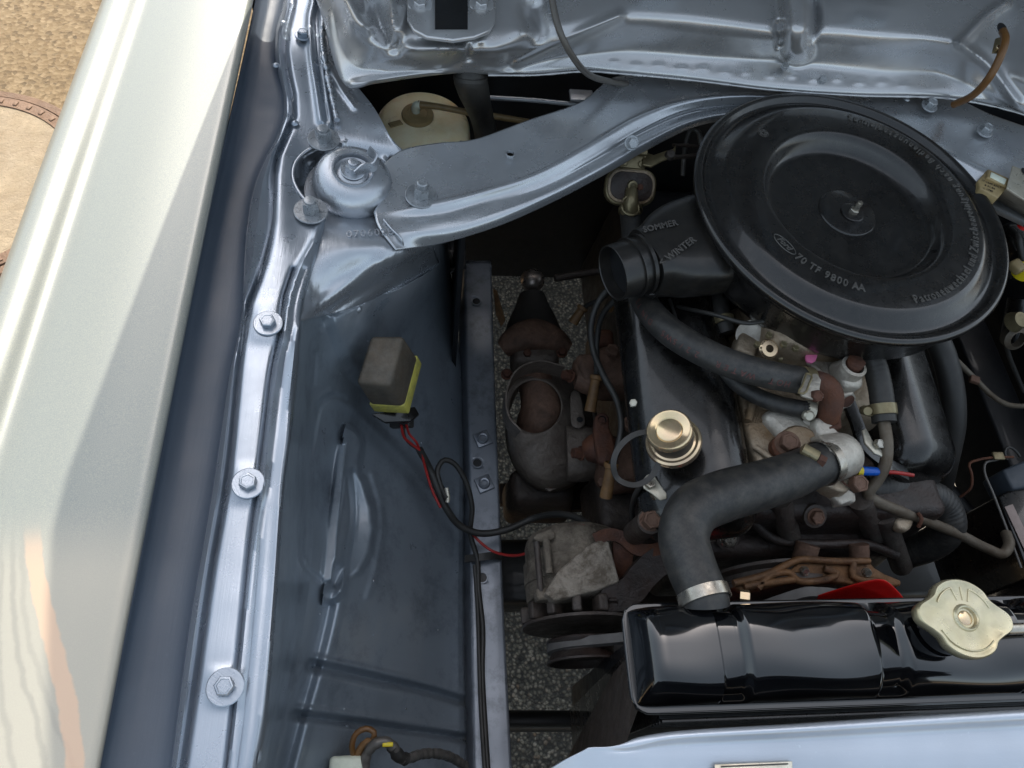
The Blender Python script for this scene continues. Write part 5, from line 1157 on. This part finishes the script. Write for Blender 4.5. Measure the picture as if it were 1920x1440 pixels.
lump(1130, 640, .60, (.03, .03, .03), m=RUST)
sv = thing('heat_shroud', 'black pressed heat shroud with open strap ring over the exhaust', 'shroud', P(1020, 790, .55))
def ringpts(cx, cy, rx, ry, z, a0, a1, n=24, rot=0): 
    c, s_ = math.cos(math.radians(rot)), math.sin(math.radians(rot))
    return [(cx+rx*math.cos(a)*c-ry*math.sin(a)*s_, cy+rx*math.cos(a)*s_+ry*math.sin(a)*c, z) for a in np.radians(np.linspace(a0, a1, n))]
hole = ringpts(1004, 762, 49, 50, .575, -200, 160, 40)
mid = [(x+(x-1030)*.25, y+(y-790)*.22+6, .572) for x, y, z in hole]
outr = []
for x, y, z in hole:
    a = math.atan2(y-790, x-1030); outr.append((1034+ (82 if math.cos(a) < 0 else 84)*math.cos(a), 806+(108 if math.sin(a) > 0 else 112)*math.sin(a), .545))
out2 = [(x+(x-1030)*.06, y+(y-806)*.05+4, .50) for x, y, z in outr]
loft('shroud_skin', [hole, mid, outr, out2], SHRD, sv, n=90, chaikin=2, solid=.0015, wobble=.002)
tube('rolled_edge', [(x, y, z+.001) for x, y, z in outr[6:26]], .0028, SHRD, sv, seg=10)
tube('strap_ring', [(1055, 697, .600), (1008, 687, .602), (968, 703, .602), (948, 745, .602), (952, 790, .600), (972, 814, .596)], .002, SHRD, sv, flat=(.0010, .014, (0, 0, 1)))
prism('shroud_tab', [(1072, 735), (1082, 730), (1090, 745), (1095, 775), (1098, 792), (1088, 802), (1074, 798), (1070, 770)], .004, SHRD, sv, z=.60, bevel=.0015, spline=24); lathe('tab_hole', [(.004, .0006), (0, .0007)], P(1087, 787, .6003), BLK, sv)
duct('shroud_outlet', [((1062, 850, .572), .035, .022), ((1090, 850, .574), .036, .024), ((1118, 850, .574), .032, .022)], SHRD, sv, p=2.8)
lathe('rivet', [(0, .003), (.004, .002), (.0055, 0)], P(1032, 908, .53), RUSTD, sv)
prism('lower_tab', [(1015, 890), (1050, 895), (1045, 915), (1030, 922), (1015, 910)], .004, SHRD, sv, z=.528, bevel=.001)
dp = thing('exhaust_downpipe', 'brown cast exhaust downpipe seen through the shroud opening', 'exhaust pipe', P(1010, 760, .50))
tube('pipe_casting', [(996, 700, .552), (1008, 730, .55), (1016, 765, .545), (1012, 800, .53), (1005, 830, .50)], .028, RUSTD, dp, seg=24, rad=[.8, .9, 1.05, 1.15, 1.1])
duct('upper_flange', [((943, 655, .51), .012, .014), ((960, 643, .517), .020, .018), ((1000, 630, .522), .026, .020), ((1042, 642, .517), .020, .018), ((1062, 656, .51), .012, .014)], RUSTD, dp, p=2.4)
rbox('flange_block', P(1004, 672, .505), (.075, .04, .04), SHRD, dp, r=.01, rough=.002)
for px, py in ((988, 664), (1053, 661), (950, 702)): bolt(P(px, py, .522), RUST, dp, nrm=(0, -.2, 1), r=.006, h=.006, wash=.0085)
sj = thing('steering_joint', 'black rubber steering joint with a dull round knob on top', 'steering joint', P(998, 560, .45))
tube('rubber_gaiter', [(1000, 640, .46), (999, 605, .465), (998, 575, .47), (997, 552, .475)], .026, RUB, sj, seg=28, rad=[1.9, 1.5, 1.05, .78])
lathe('knob', [(0, .019), (.008, .0180), (.015, .0140), (.0192, .006), (.0195, 0), (.0175, -.006), (.012, -.009)], P(998, 527, .478), mat('knob_steel', '8a8078', .3, .7, bstr=.1), sj, seg=32)
tube('ledge_bar', [(1040, 522, .50), (1100, 512, .50), (1180, 500, .52)], .006, IROND, sj)
prism('tan_strip', [(925, 540), (932, 545), (948, 600), (940, 612), (930, 590)], .002, BOOT, body, z=.44, bevel=.0004, label='tan strip behind the chassis rail')
prism('under_tray', [(935, 905), (1130, 900), (1130, 955), (1000, 962), (935, 945)], .01, IROND, eng, z=.40, bevel=.003)
rbox('engine_mount', P(1010, 930, .44), (.10, .06, .09), IROND, eng, r=.015, rough=.002)
rbox('starter_shadow_casting', P(1150, 960, .52), (.07, .10, .10), IROND, eng, r=.015, rough=.002)

# ignition leads with brown boots
def lead(pts, boot, lab, ln=.040):
    t = thing('ignition_lead', lab, 'ignition lead', P(*pts[len(pts)//2]), group='ignition leads beside the left rocker cover')
    tube('cable', pts, .0036, RUB, t, seg=12)
    a, b = boot
    tube('plug_boot', [a, b], .0072, BOOT, t, rad=[.8, 1.0], n=6, seg=14)
    lathe('boot_collar', [(.0066, -.003), (.008, -.002), (.008, .002), (.0066, .003)], topts([a])[0], BOOT, t, nrm=topts([b])[0]-topts([a])[0], seg=20)
    return t
lead([(1150, 533, .76), (1125, 560, .74), (1109, 605, .72), (1112, 655, .71), (1132, 705, .71), (1156, 750, .71), (1165, 800, .71), (1155, 850, .70), (1144, 878, .69)], ((1146, 872, .69), (1136, 932, .665)), 'black ignition lead with the lower brown boot beside the oil cap strap')
lead([(1160, 555, .74), (1130, 590, .71), (1119, 640, .68), (1119, 690, .66), (1118, 705, .65)], ((1118, 708, .65), (1106, 772, .63)), 'black ignition lead with the upper brown boot over the manifold')
lead([(1150, 540, .66), (1125, 562, .62), (1102, 572, .60), (1095, 578, .59)], ((1092, 578, .59), (1074, 606, .575)), 'short ignition lead with small brown boot below the snorkel')

# ================================================================ washer bottle and duct under the scuttle
wb = thing('washer_bottle', 'yellowed plastic washer bottle with grey screw cap', 'washer bottle', P(795, 225, .74))
wc = P(794, 226, .785)
lathe('bottle', [(0, .002), (.03, .0015), (.045, -.001), (.0535, -.004), (.0570, -.009), (.060, -.03), (.063, -.14), (0, -.14)], wc, BOTTLE, wb, nrm=(.02, -.03, 1), seg=72, smooth=60)
cc = P(783, 212, .792)
lathe('screw_cap', [(.0190, -.007), (.0195, -.002), (.0185, 0), (.012, .0012), (.0115, .0006), (0, .0006)], cc, BEIGE, wb, seg=44)
prism('cap_tab', [(727, 230, .788), (750, 224, .789), (756, 232, .789), (733, 238, .788)], .0015, BEIGE, wb, bevel=.0004)
tube('spout', [(780, 210, .792), (779, 202, .799), (782, 197, .804), (788, 197, .805)], .0050, WHITEP, wb, n=14)
wh = thing('washer_tube', 'brown rubber tube leading off the washer bottle cap', 'tube', P(880, 210, .77))
tube('tube_body', [(784, 196, .805), (815, 199, .806), (880, 211, .802), (940, 220, .795), (1010, 232, .785)], .0038, TUBE, wh, rad=[1.25, 1, 1, 1, 1])
dd = thing('drain_boot', 'black rubber drain boot hanging from the scuttle', 'rubber boot', P(890, 150, .86))
tube('boot_body', [(878, 122, .888), (880, 140, .878), (885, 160, .862), (896, 195, .825), (905, 225, .795), (915, 270, .760)], .0182, RUB, dd, seg=32, rad=[.55, .95, 1.0, .86, .78, .80])
lathe('boot_lip', [(.0165, -.003), (.0190, -.002), (.0190, .002), (.0165, .003)], P(882, 146, .874), RUB, dd, nrm=(0, .45, 1), seg=36)
tube('boot_slot', [(873, 98, .905), (873, 112, .903), (879, 119, .902), (885, 112, .903), (885, 98, .905)], .0012, BRKT, dd, seg=8)
gc = thing('grey_cable', 'grey cable dropping from the scuttle towards the brace', 'cable', P(1070, 100, .93))
tube('cable_body', [(1033, -30, .985), (1037, 10, .975), (1050, 60, .960), (1075, 108, .935), (1108, 142, .900), (1155, 155, .875), (1175, 158, .865)], .0034, GREYC, gc)
prism('cable_clip', [(1026, -4), (1040, -6), (1043, 22), (1028, 26)], .002, ZINC, gc, z=.957, bevel=.0005)
oh = thing('brown_fuel_hose', 'curved brown fuel hose hanging from a clip at the top right', 'hose', P(1850, 130, .92))
tube('hose_body', [(1880, 58, .965), (1885, 72, .965), (1876, 105, .955), (1855, 145, .935), (1825, 178, .910), (1788, 196, .885)], .0042, TAN, oh)
prism('clip_plate', [(1867, 72), (1884, 66), (1886, 88), (1872, 98), (1861, 98)], .002, BRKT, oh, z=.955, bevel=.0005); bolt(P(1871, 90, .956), BRASS, oh, nrm=(0, -.3, 1), r=.003, h=.002)
lathe('grommet_hole', [(.006, 0), (0, .0004)], P(1879, 54, .9595), BLK, oh, nrm=(0, -.3, 1), sy=1.3)

# ================================================================ heater valve
hv = thing('heater_valve', 'dirty zinc heater valve with oval body hanging below the brace', 'heater valve', P(1183, 345, .80))
vn = (-.05, -.62, .78)
def vp(dx, dy, dz=0):
    m = frame(P(1183, 350, .805), vn, (1, -.06, 0)); return m @ Vector((dx, dy, dz))
def rrect(w, h, r, n=6):
    o = []
    for cx, cy, a in ((w-r, h-r, 0), (-w+r, h-r, 90), (-w+r, -h+r, 180), (w-r, -h+r, 270)):
        o += [(cx+r*math.cos(math.radians(a+90*k/n)), cy+r*math.sin(math.radians(a+90*k/n))) for k in range(n+1)]
    return o
def vplate(name, w, h, r, z, d, m, cy=0, bev=.001): return prism(name, [('w', *vp(x, y+cy, z)) for x, y in rrect(w, h, r)], d, m, hv, direction=(-vn[0], -vn[1], -vn[2]), bevel=bev)
vplate('valve_body', .0300, .0215, .017, .000, .012, BRKT, bev=.002); vplate('valve_rim', .0275, .0190, .015, .003, .005, ALUD, bev=.001); vplate('valve_face', .0245, .0160, .013, .0038, .003, IRON, bev=.0008)
vplate('bracket', .0150, .0125, .002, -.002, .004, BRKT, cy=.0300); vplate('bracket_fold', .0150, .0040, .001, .004, .006, BRKT, cy=.0400)
for dx in (-.0095, .0095): lathe('rivet', [(0, .002), (.003, .0016), (.0038, 0)], vp(dx, .0265, -.002), BRKT, hv, nrm=vn, seg=14)
lathe('valve_spigot', [(.0055, 0), (.0055, .008), (.0035, .0085), (.0035, .004), (0, .004)], vp(.000, .002, .003), BRKT, hv, nrm=(-.05, -.7, .5))
lathe('rust_spot', [(0, .0012), (.0036, .0006), (.0038, 0)], vp(.010, .000, .0038), RUST, hv, nrm=vn)
duct('outlet_pipe', [(('w', *vp(0, -.004, .004)), .007, .007), ((1183, 378, .802), .0085, .0085), ((1182, 398, .79), .0115, .0115)], BRKT, hv, p=2.2)
clampband('outlet_clamp', P(1182, 394, .79), ax_((1181, 380, .79), (1184, 420, .786)), .0128, .005, BRKT, hv)
tube('clamp_wire', [(1168, 375, .805), (1176, 368, .808), (1188, 372, .808), (1196, 384, .803), (1198, 396, .80), (1186, 404, .80), (1170, 398, .80), (1166, 388, .802)], .0014, BRKT, hv, seg=8)
prism('lever', [(1205, 282), (1225, 290), (1262, 278), (1268, 270), (1266, 292), (1240, 302), (1222, 312), (1205, 308)], .003, BRKT, hv, z=.825, bevel=.001)
lathe('lever_pivot', [(0, .006), (.005, .005), (.0065, 0)], P(1256, 292, .825), IROND, hv, nrm=(0, -.3, 1))
tube('control_rod', [(1262, 272, .82), (1300, 274, .81), (1340, 278, .80)], .0022, IROND, hv); tube('control_rod', [(1262, 295, .82), (1300, 292, .81), (1340, 290, .80)], .0028, IROND, hv)
cb = thing('control_cable', 'thin dark cable looping beside the heater valve', 'cable', P(1300, 270, .82)); tube('cable_body', [(1280, 330, .78), (1285, 275, .80), (1296, 243, .815), (1308, 245, .815), (1314, 275, .805), (1310, 330, .78)], .0030, GREYC, cb)

# ================================================================ relay on the inner wing, wires
ry = thing('horn_relay', 'dull grey brown relay box with yellow crayon base on the inner wing', 'relay', P(730, 720, .72))
def relay():
    pt = [(690, 627), (762, 625), (776, 700), (752, 775), (738, 770), (692, 752), (664, 722), (672, 690)]
    # box axes: face toward the viewer; built as a real box standing off the apron
    top = [P(694, 628, .775), P(757, 628, .775), P(732, 722, .762), P(666, 718, .762)]
    bot = [P(x+28, y+43, z) for x, y, z in ((694, 628, .725), (757, 628, .725), (732, 722, .712), (666, 718, .712))]
    d = np.mean(bot, 0)-np.mean(top, 0)
    vs = np.array(top+bot)
    fs = [(0, 1, 2, 3), (4, 7, 6, 5), (0, 4, 5, 1), (1, 5, 6, 2), (2, 6, 7, 3), (3, 7, 4, 0)]
    me = bpy.data.meshes.new('r'); me.from_pydata(vs.tolist(), [], fs); fixn(me)
    finish('relay_cover', me, RELAY, ry, 35, .005, 4)
    vs2 = np.array([t+d*.90+(t-np.mean(top, 0))*.07 for t in top]+[t+d*1.28+(t-np.mean(top, 0))*.07 for t in top])
    me = bpy.data.meshes.new('r'); me.from_pydata(vs2.tolist(), [], fs); fixn(me); finish('relay_base', me, YELLOW, ry, 35, .0015, 2, label='base marked with yellow crayon')
relay()
prism('mounting_foot', [(697, 776, .70), (778, 762, .68), (786, 776, .675), (770, 790, .68), (722, 792, .69)], .004, BLKS, ry, bevel=.001)
rbox('connector', P(752, 790, .66), (.030, .016, .010), RUB, ry, r=.002, nrm=(-.5, -.3, .8))
w1 = thing('wiring_loom', 'black and red wires running from the relay down to the chassis rail', 'wiring', P(800, 870, .60))
tube('red_strand', [(752, 797, .67), (758, 820, .655), (772, 833, .645), (788, 846, .635), (798, 880, .615), (810, 918, .60), (826, 952, .59)], .0016, REDW, w1, seg=8)
tube('red_strand', [(762, 797, .67), (768, 815, .655), (780, 828, .648), (786, 842, .635)], .0014, REDW, w1, seg=8); tube('black_strand', [(756, 797, .668), (762, 826, .65), (785, 845, .636)], .0014, RUB, w1, seg=8)
tube('black_loom', [(786, 842, .635), (806, 880, .61), (820, 915, .60), (838, 955, .585), (862, 985, .568), (900, 1000, .558), (950, 993, .556), (1000, 972, .56), (1050, 964, .60), (1085, 972, .62), (1105, 985, .635)], .0042, RUB, w1, seg=14)
tube('red_wire', [(885, 1000, .552), (902, 1018, .550), (925, 1034, .552), (965, 1042, .57), (1010, 1030, .60)], .0017, REDW, w1, seg=10)
w2 = thing('looped_cable', 'grey cable looping above the chassis rail', 'cable', P(850, 900, .58))
tube('cable_body', [(838, 935, .60), (826, 910, .60), (820, 882, .605), (832, 863, .605), (850, 868, .60), (872, 900, .585), (885, 950, .565), (882, 1000, .545), (895, 1050, .532), (897, 1100, .529), (905, 1180, .527), (904, 1260, .527), (908, 1340, .527), (916, 1470, .527)], .0032, RUB, w2, seg=12)
tube('white_sleeve', [(837, 915, .603), (840, 932, .600), (839, 942, .598)], .0026, CLEAR, w2, seg=10)
tube('second_cable', [(890, 1060, .530), (896, 1150, .529), (899, 1250, .529), (902, 1330, .529), (911, 1470, .529)], .0026, RUB, w2, seg=10)
tube('fixing_strap', [(872, 1048, .524), (900, 1045, .534), (925, 1042, .532), (940, 1044, .524)], .003, RUB, w2, flat=(.0045, .0012, (0, 0, 1)))
w3 = thing('headlamp_loom', 'frayed taped cables ending in a pale plastic connector', 'wiring', P(720, 1410, .62))
tube('brown_loop', [(664, 1420, .63), (660, 1398, .64), (668, 1375, .645), (688, 1366, .645), (702, 1374, .645), (698, 1388, .64), (685, 1395, .635)], .0028, TAN, w3, seg=10)
tube('brown_wire', [(668, 1428, .63), (675, 1405, .635), (690, 1390, .64), (700, 1392, .64)], .0036, BOOT, w3, seg=10)
tube('grey_taped_cable', [(683, 1440, .63), (688, 1415, .638), (702, 1396, .645), (722, 1390, .645), (738, 1402, .64), (750, 1420, .63), (765, 1422, .62), (790, 1414, .60), (820, 1413, .58), (850, 1422, .55), (872, 1436, .53)], .0048, GREYC, w3, seg=14, n=120, mod=lambda s: 1+.06*math.sin(s*700)+.05*math.sin(s*310))
tube('torn_tape', [(735, 1400, .641), (748, 1418, .632), (760, 1423, .624)], .0058, RUB, w3, seg=10, mod=lambda s: 1+.15*math.sin(s*900))
boxm('bare_strand', P(727, 1396, .648), (.010, .004, .003), YELP, w3, bevel=.001)
rbox('pale_connector', P(650, 1440, .63), (.034, .022, .016), WHITEP, w3, r=.004, seg=3, taper=.9)

# ================================================================ right side
bx = thing('ignition_module', 'beige plastic box with white cap beside the air cleaner', 'module', P(1865, 355, .87))
prism('box_body', [(1853, 316), (1893, 334), (1889, 352), (1872, 371), (1838, 352), (1834, 338)], .030, BEIGE, bx, z=.885, bevel=.0016)
prism('raised_top', [(1855, 317), (1894, 335), (1889, 350), (1851, 332)], .004, BEIGE, bx, z=.8885, bevel=.0014); prism('white_cap', [(1859, 322), (1888, 336), (1884, 345), (1857, 331)], .002, WHITEP, bx, z=.8895, bevel=.0006)
for k, t_ in enumerate(('17-1048 BALT', '8 31 94', 'L 1780')): text('printed_line', t_, .0038, flat_mx(1859-k*3, 345+k*5.5, .8854, -28), BLK, bx, extrude=.0001)
mb = thing('module_bracket', 'folded bare metal bracket at the right edge', 'bracket', P(1905, 350, .88))
prism('bracket_plate', [(1899, 310), (1960, 335), (1960, 400), (1888, 352)], .002, CLEAR, mb, z=.892, bevel=.0006); prism('bracket_side', [(1888, 353, .892), (1960, 401, .892), (1960, 440, .84), (1867, 372, .855)], .002, ALU, mb, bevel=.0005)
lathe('slot', [(.006, 0), (0, .0003)], P(1922, 322, .8925), BLK, mb, sx=.6, sy=1)
ds = thing('distributor', 'dark distributor cap at the right edge with red and yellow fittings', 'distributor', P(1915, 470, .70))
rbox('cap_body', P(1910, 470, .70), (.07, .07, .06), BLKS, ds, r=.012); tube('lead', [(1895, 430, .73), (1910, 450, .745), (1918, 500, .72)], .004, RUB, ds); lathe('red_cap', [(0, .006), (.006, .004), (.007, 0)], P(1917, 425, .76), RED, ds); lathe('yellow_cap', [(0, .008), (.010, .004), (.012, -.01)], P(1922, 505, .73), YELP, ds); boxm('connector_block', P(1906, 500, .74), (.016, .018, .012), BEIGE, ds, bevel=.003, xd=(1, .5, 0))
bc = thing('brake_cylinder', 'dark brake cylinder with dull fittings at the right edge', 'brake cylinder', P(1905, 610, .66))
duct('cylinder', [((1920, 560, .66), .02, .02), ((1905, 640, .62), .02, .02)], BLKS, bc, p=2); lathe('dull_fitting', [(0, .004), (.010, .003), (.014, -.01)], P(1912, 600, .70), BRKT, bc, nrm=(.1, -.3, 1)); lathe('collar', [(.014, -.012), (.016, 0), (.010, .004)], P(1905, 635, .67), PIPEM, bc, nrm=(0, -.8, .6))
bp = thing('brake_pipe', 'thin dusty brake pipe snaking across the dark right side', 'pipe', P(1840, 720, .65)); tube('pipe_body', [(1786, 668, .68), (1810, 692, .67), (1832, 714, .66), (1858, 740, .65), (1888, 758, .64), (1930, 762, .63)], .0034, PIPEM, bp, seg=12); boxm('pipe_clip', P(1827, 712, .665), (.012, .010, .006), RUSTD, bp, xd=(1, -.4, 0))
bp2 = thing('dark_cable', 'dark cable dropping at the right edge', 'cable', P(1895, 680, .6)); tube('cable_body', [(1885, 640, .66), (1893, 670, .64), (1905, 700, .62), (1920, 735, .60)], .003, RUB, bp2, seg=10)
bt = thing('battery', 'black battery in its tray at the right edge with a pale label', 'battery', P(1910, 970, .62))
prism('battery_case', [(1872, 930), (1920, 905), (1990, 900), (1990, 1080), (1935, 1085)], .15, BLKS, bt, z=.66, bevel=.003)
prism('dark_lid', [(1880, 880), (1925, 862), (1990, 860), (1990, 905), (1900, 918)], .04, mat('battery_lid', '3c434b', .5, 0), bt, z=.665, bevel=.003); prism('pale_label', [(1884, 950), (1899, 945), (1945, 1040), (1930, 1050)], .001, mat('label_paper', '9a8a84', .6, 0), bt, z=.6625, bevel=.0003)
tube('tray_edge', [(1870, 862, .67), (1848, 868, .67), (1846, 885, .668), (1862, 925, .665), (1885, 985, .66), (1915, 1065, .655)], .0015, GREYC, bt, seg=8)
tube('clamp_wire', [(1900, 857, .675), (1860, 858, .675), (1835, 862, .672), (1817, 870, .67), (1822, 890, .665), (1820, 915, .655), (1800, 932, .64)], .0016, RUST, bt, seg=8); boxm('clamp_plate', P(1872, 855, .677), (.014, .010, .003), BRKT, bt); tube('wire_loop', [(1888, 862, .672), (1884, 845, .675), (1892, 838, .675), (1905, 846, .673), (1912, 856, .67)], .0016, RUB, bt, seg=8)
tube('steering_shaft', [(1760, 900, .45), (1850, 1000, .42), (1960, 1120, .40)], .012, BLK, eng)
wn = thing('sensor_wire', 'blue and yellow wire connector with red wire by the thermostat housing', 'connector', P(1640, 885, .78))
tube('brass_terminal', [(1592, 882, .785), (1607, 883, .785)], .0042, BRASS, wn, n=4); tube('yellow_ring', [(1606, 883, .785), (1615, 883.5, .785)], .0052, YELP, wn, n=4); tube('blue_sleeve', [(1615, 883, .785), (1648, 884, .783)], .0042, BLUEP, wn, n=6, rad=[1.1, 1]); tube('red_wire', [(1646, 884, .783), (1680, 886, .78), (1712, 891, .775)], .0020, REDW, wn, n=10)
ss = thing('bracket_strap', 'black strap and bright bracket beside the right rocker cover', 'strap', P(1630, 820, .78))
tube('strap_body', [(1585, 740, .79), (1605, 790, .785), (1622, 835, .78), (1655, 865, .775), (1700, 890, .76)], .003, BLKS, ss, flat=(.007, .002, (.1, 0, 1))); prism('bright_bracket', [(1617, 806), (1624, 802), (1636, 825), (1655, 845), (1655, 856), (1640, 850), (1622, 830)], .003, CLEAR, ss, z=.797, bevel=.0008); bolt(P(1645, 833, .798), STEEL, ss, nrm=(.2, -.3, 1), r=.005, h=.005)
rbox('intake_fill', P(1480, 560, .74), (.20, .22, .08), IROND, eng, r=.02)

# seams, fixings and stains that break up the plain parts
for px, py in ((1222, 1300), (1900, 1262)): lathe('solder_spot', [(0, .0012), (.003, .0008), (.0045, 0)], P(px, py, .806), BLKG, rad, seg=12)
tube('top_seam', [('w', .176, .137, .8015), ('w', .45, .138, .8015), ('w', .80, .138, .8015)], .0014, BLKG, rad, seg=8)
for x in (.20, .23, .42, .45): lathe('clamp_rivet', [(0, .001), (.002, .0006), (.0024, 0)], (x, .0565, .7995), BLKG, rad, nrm=(0, -1, 0), seg=10)
for k, (px, py) in enumerate(((645, 1330), (820, 1180), (600, 1150), (760, 1330), (700, 1090))):
    p_, n_ = zat(ap, px, py); lathe('grit', [(0, .001), (.0009, .0006), (.0012, 0)], p_, SIL, ap, nrm=n_, seg=8)
bolt(P(1128, 905, .60), RUSTD, ex, nrm=(-.1, -.2, 1), r=.006, h=.006)
tube('earth_lead', [(1205, 905, .772), (1190, 930, .74), (1185, 960, .70), (1195, 1000, .66)], .0026, RUB, eng)
tube('sump_seam', [(1140, 960, .52), (1140, 900, .53), (1138, 820, .54)], .003, IROND, eng)
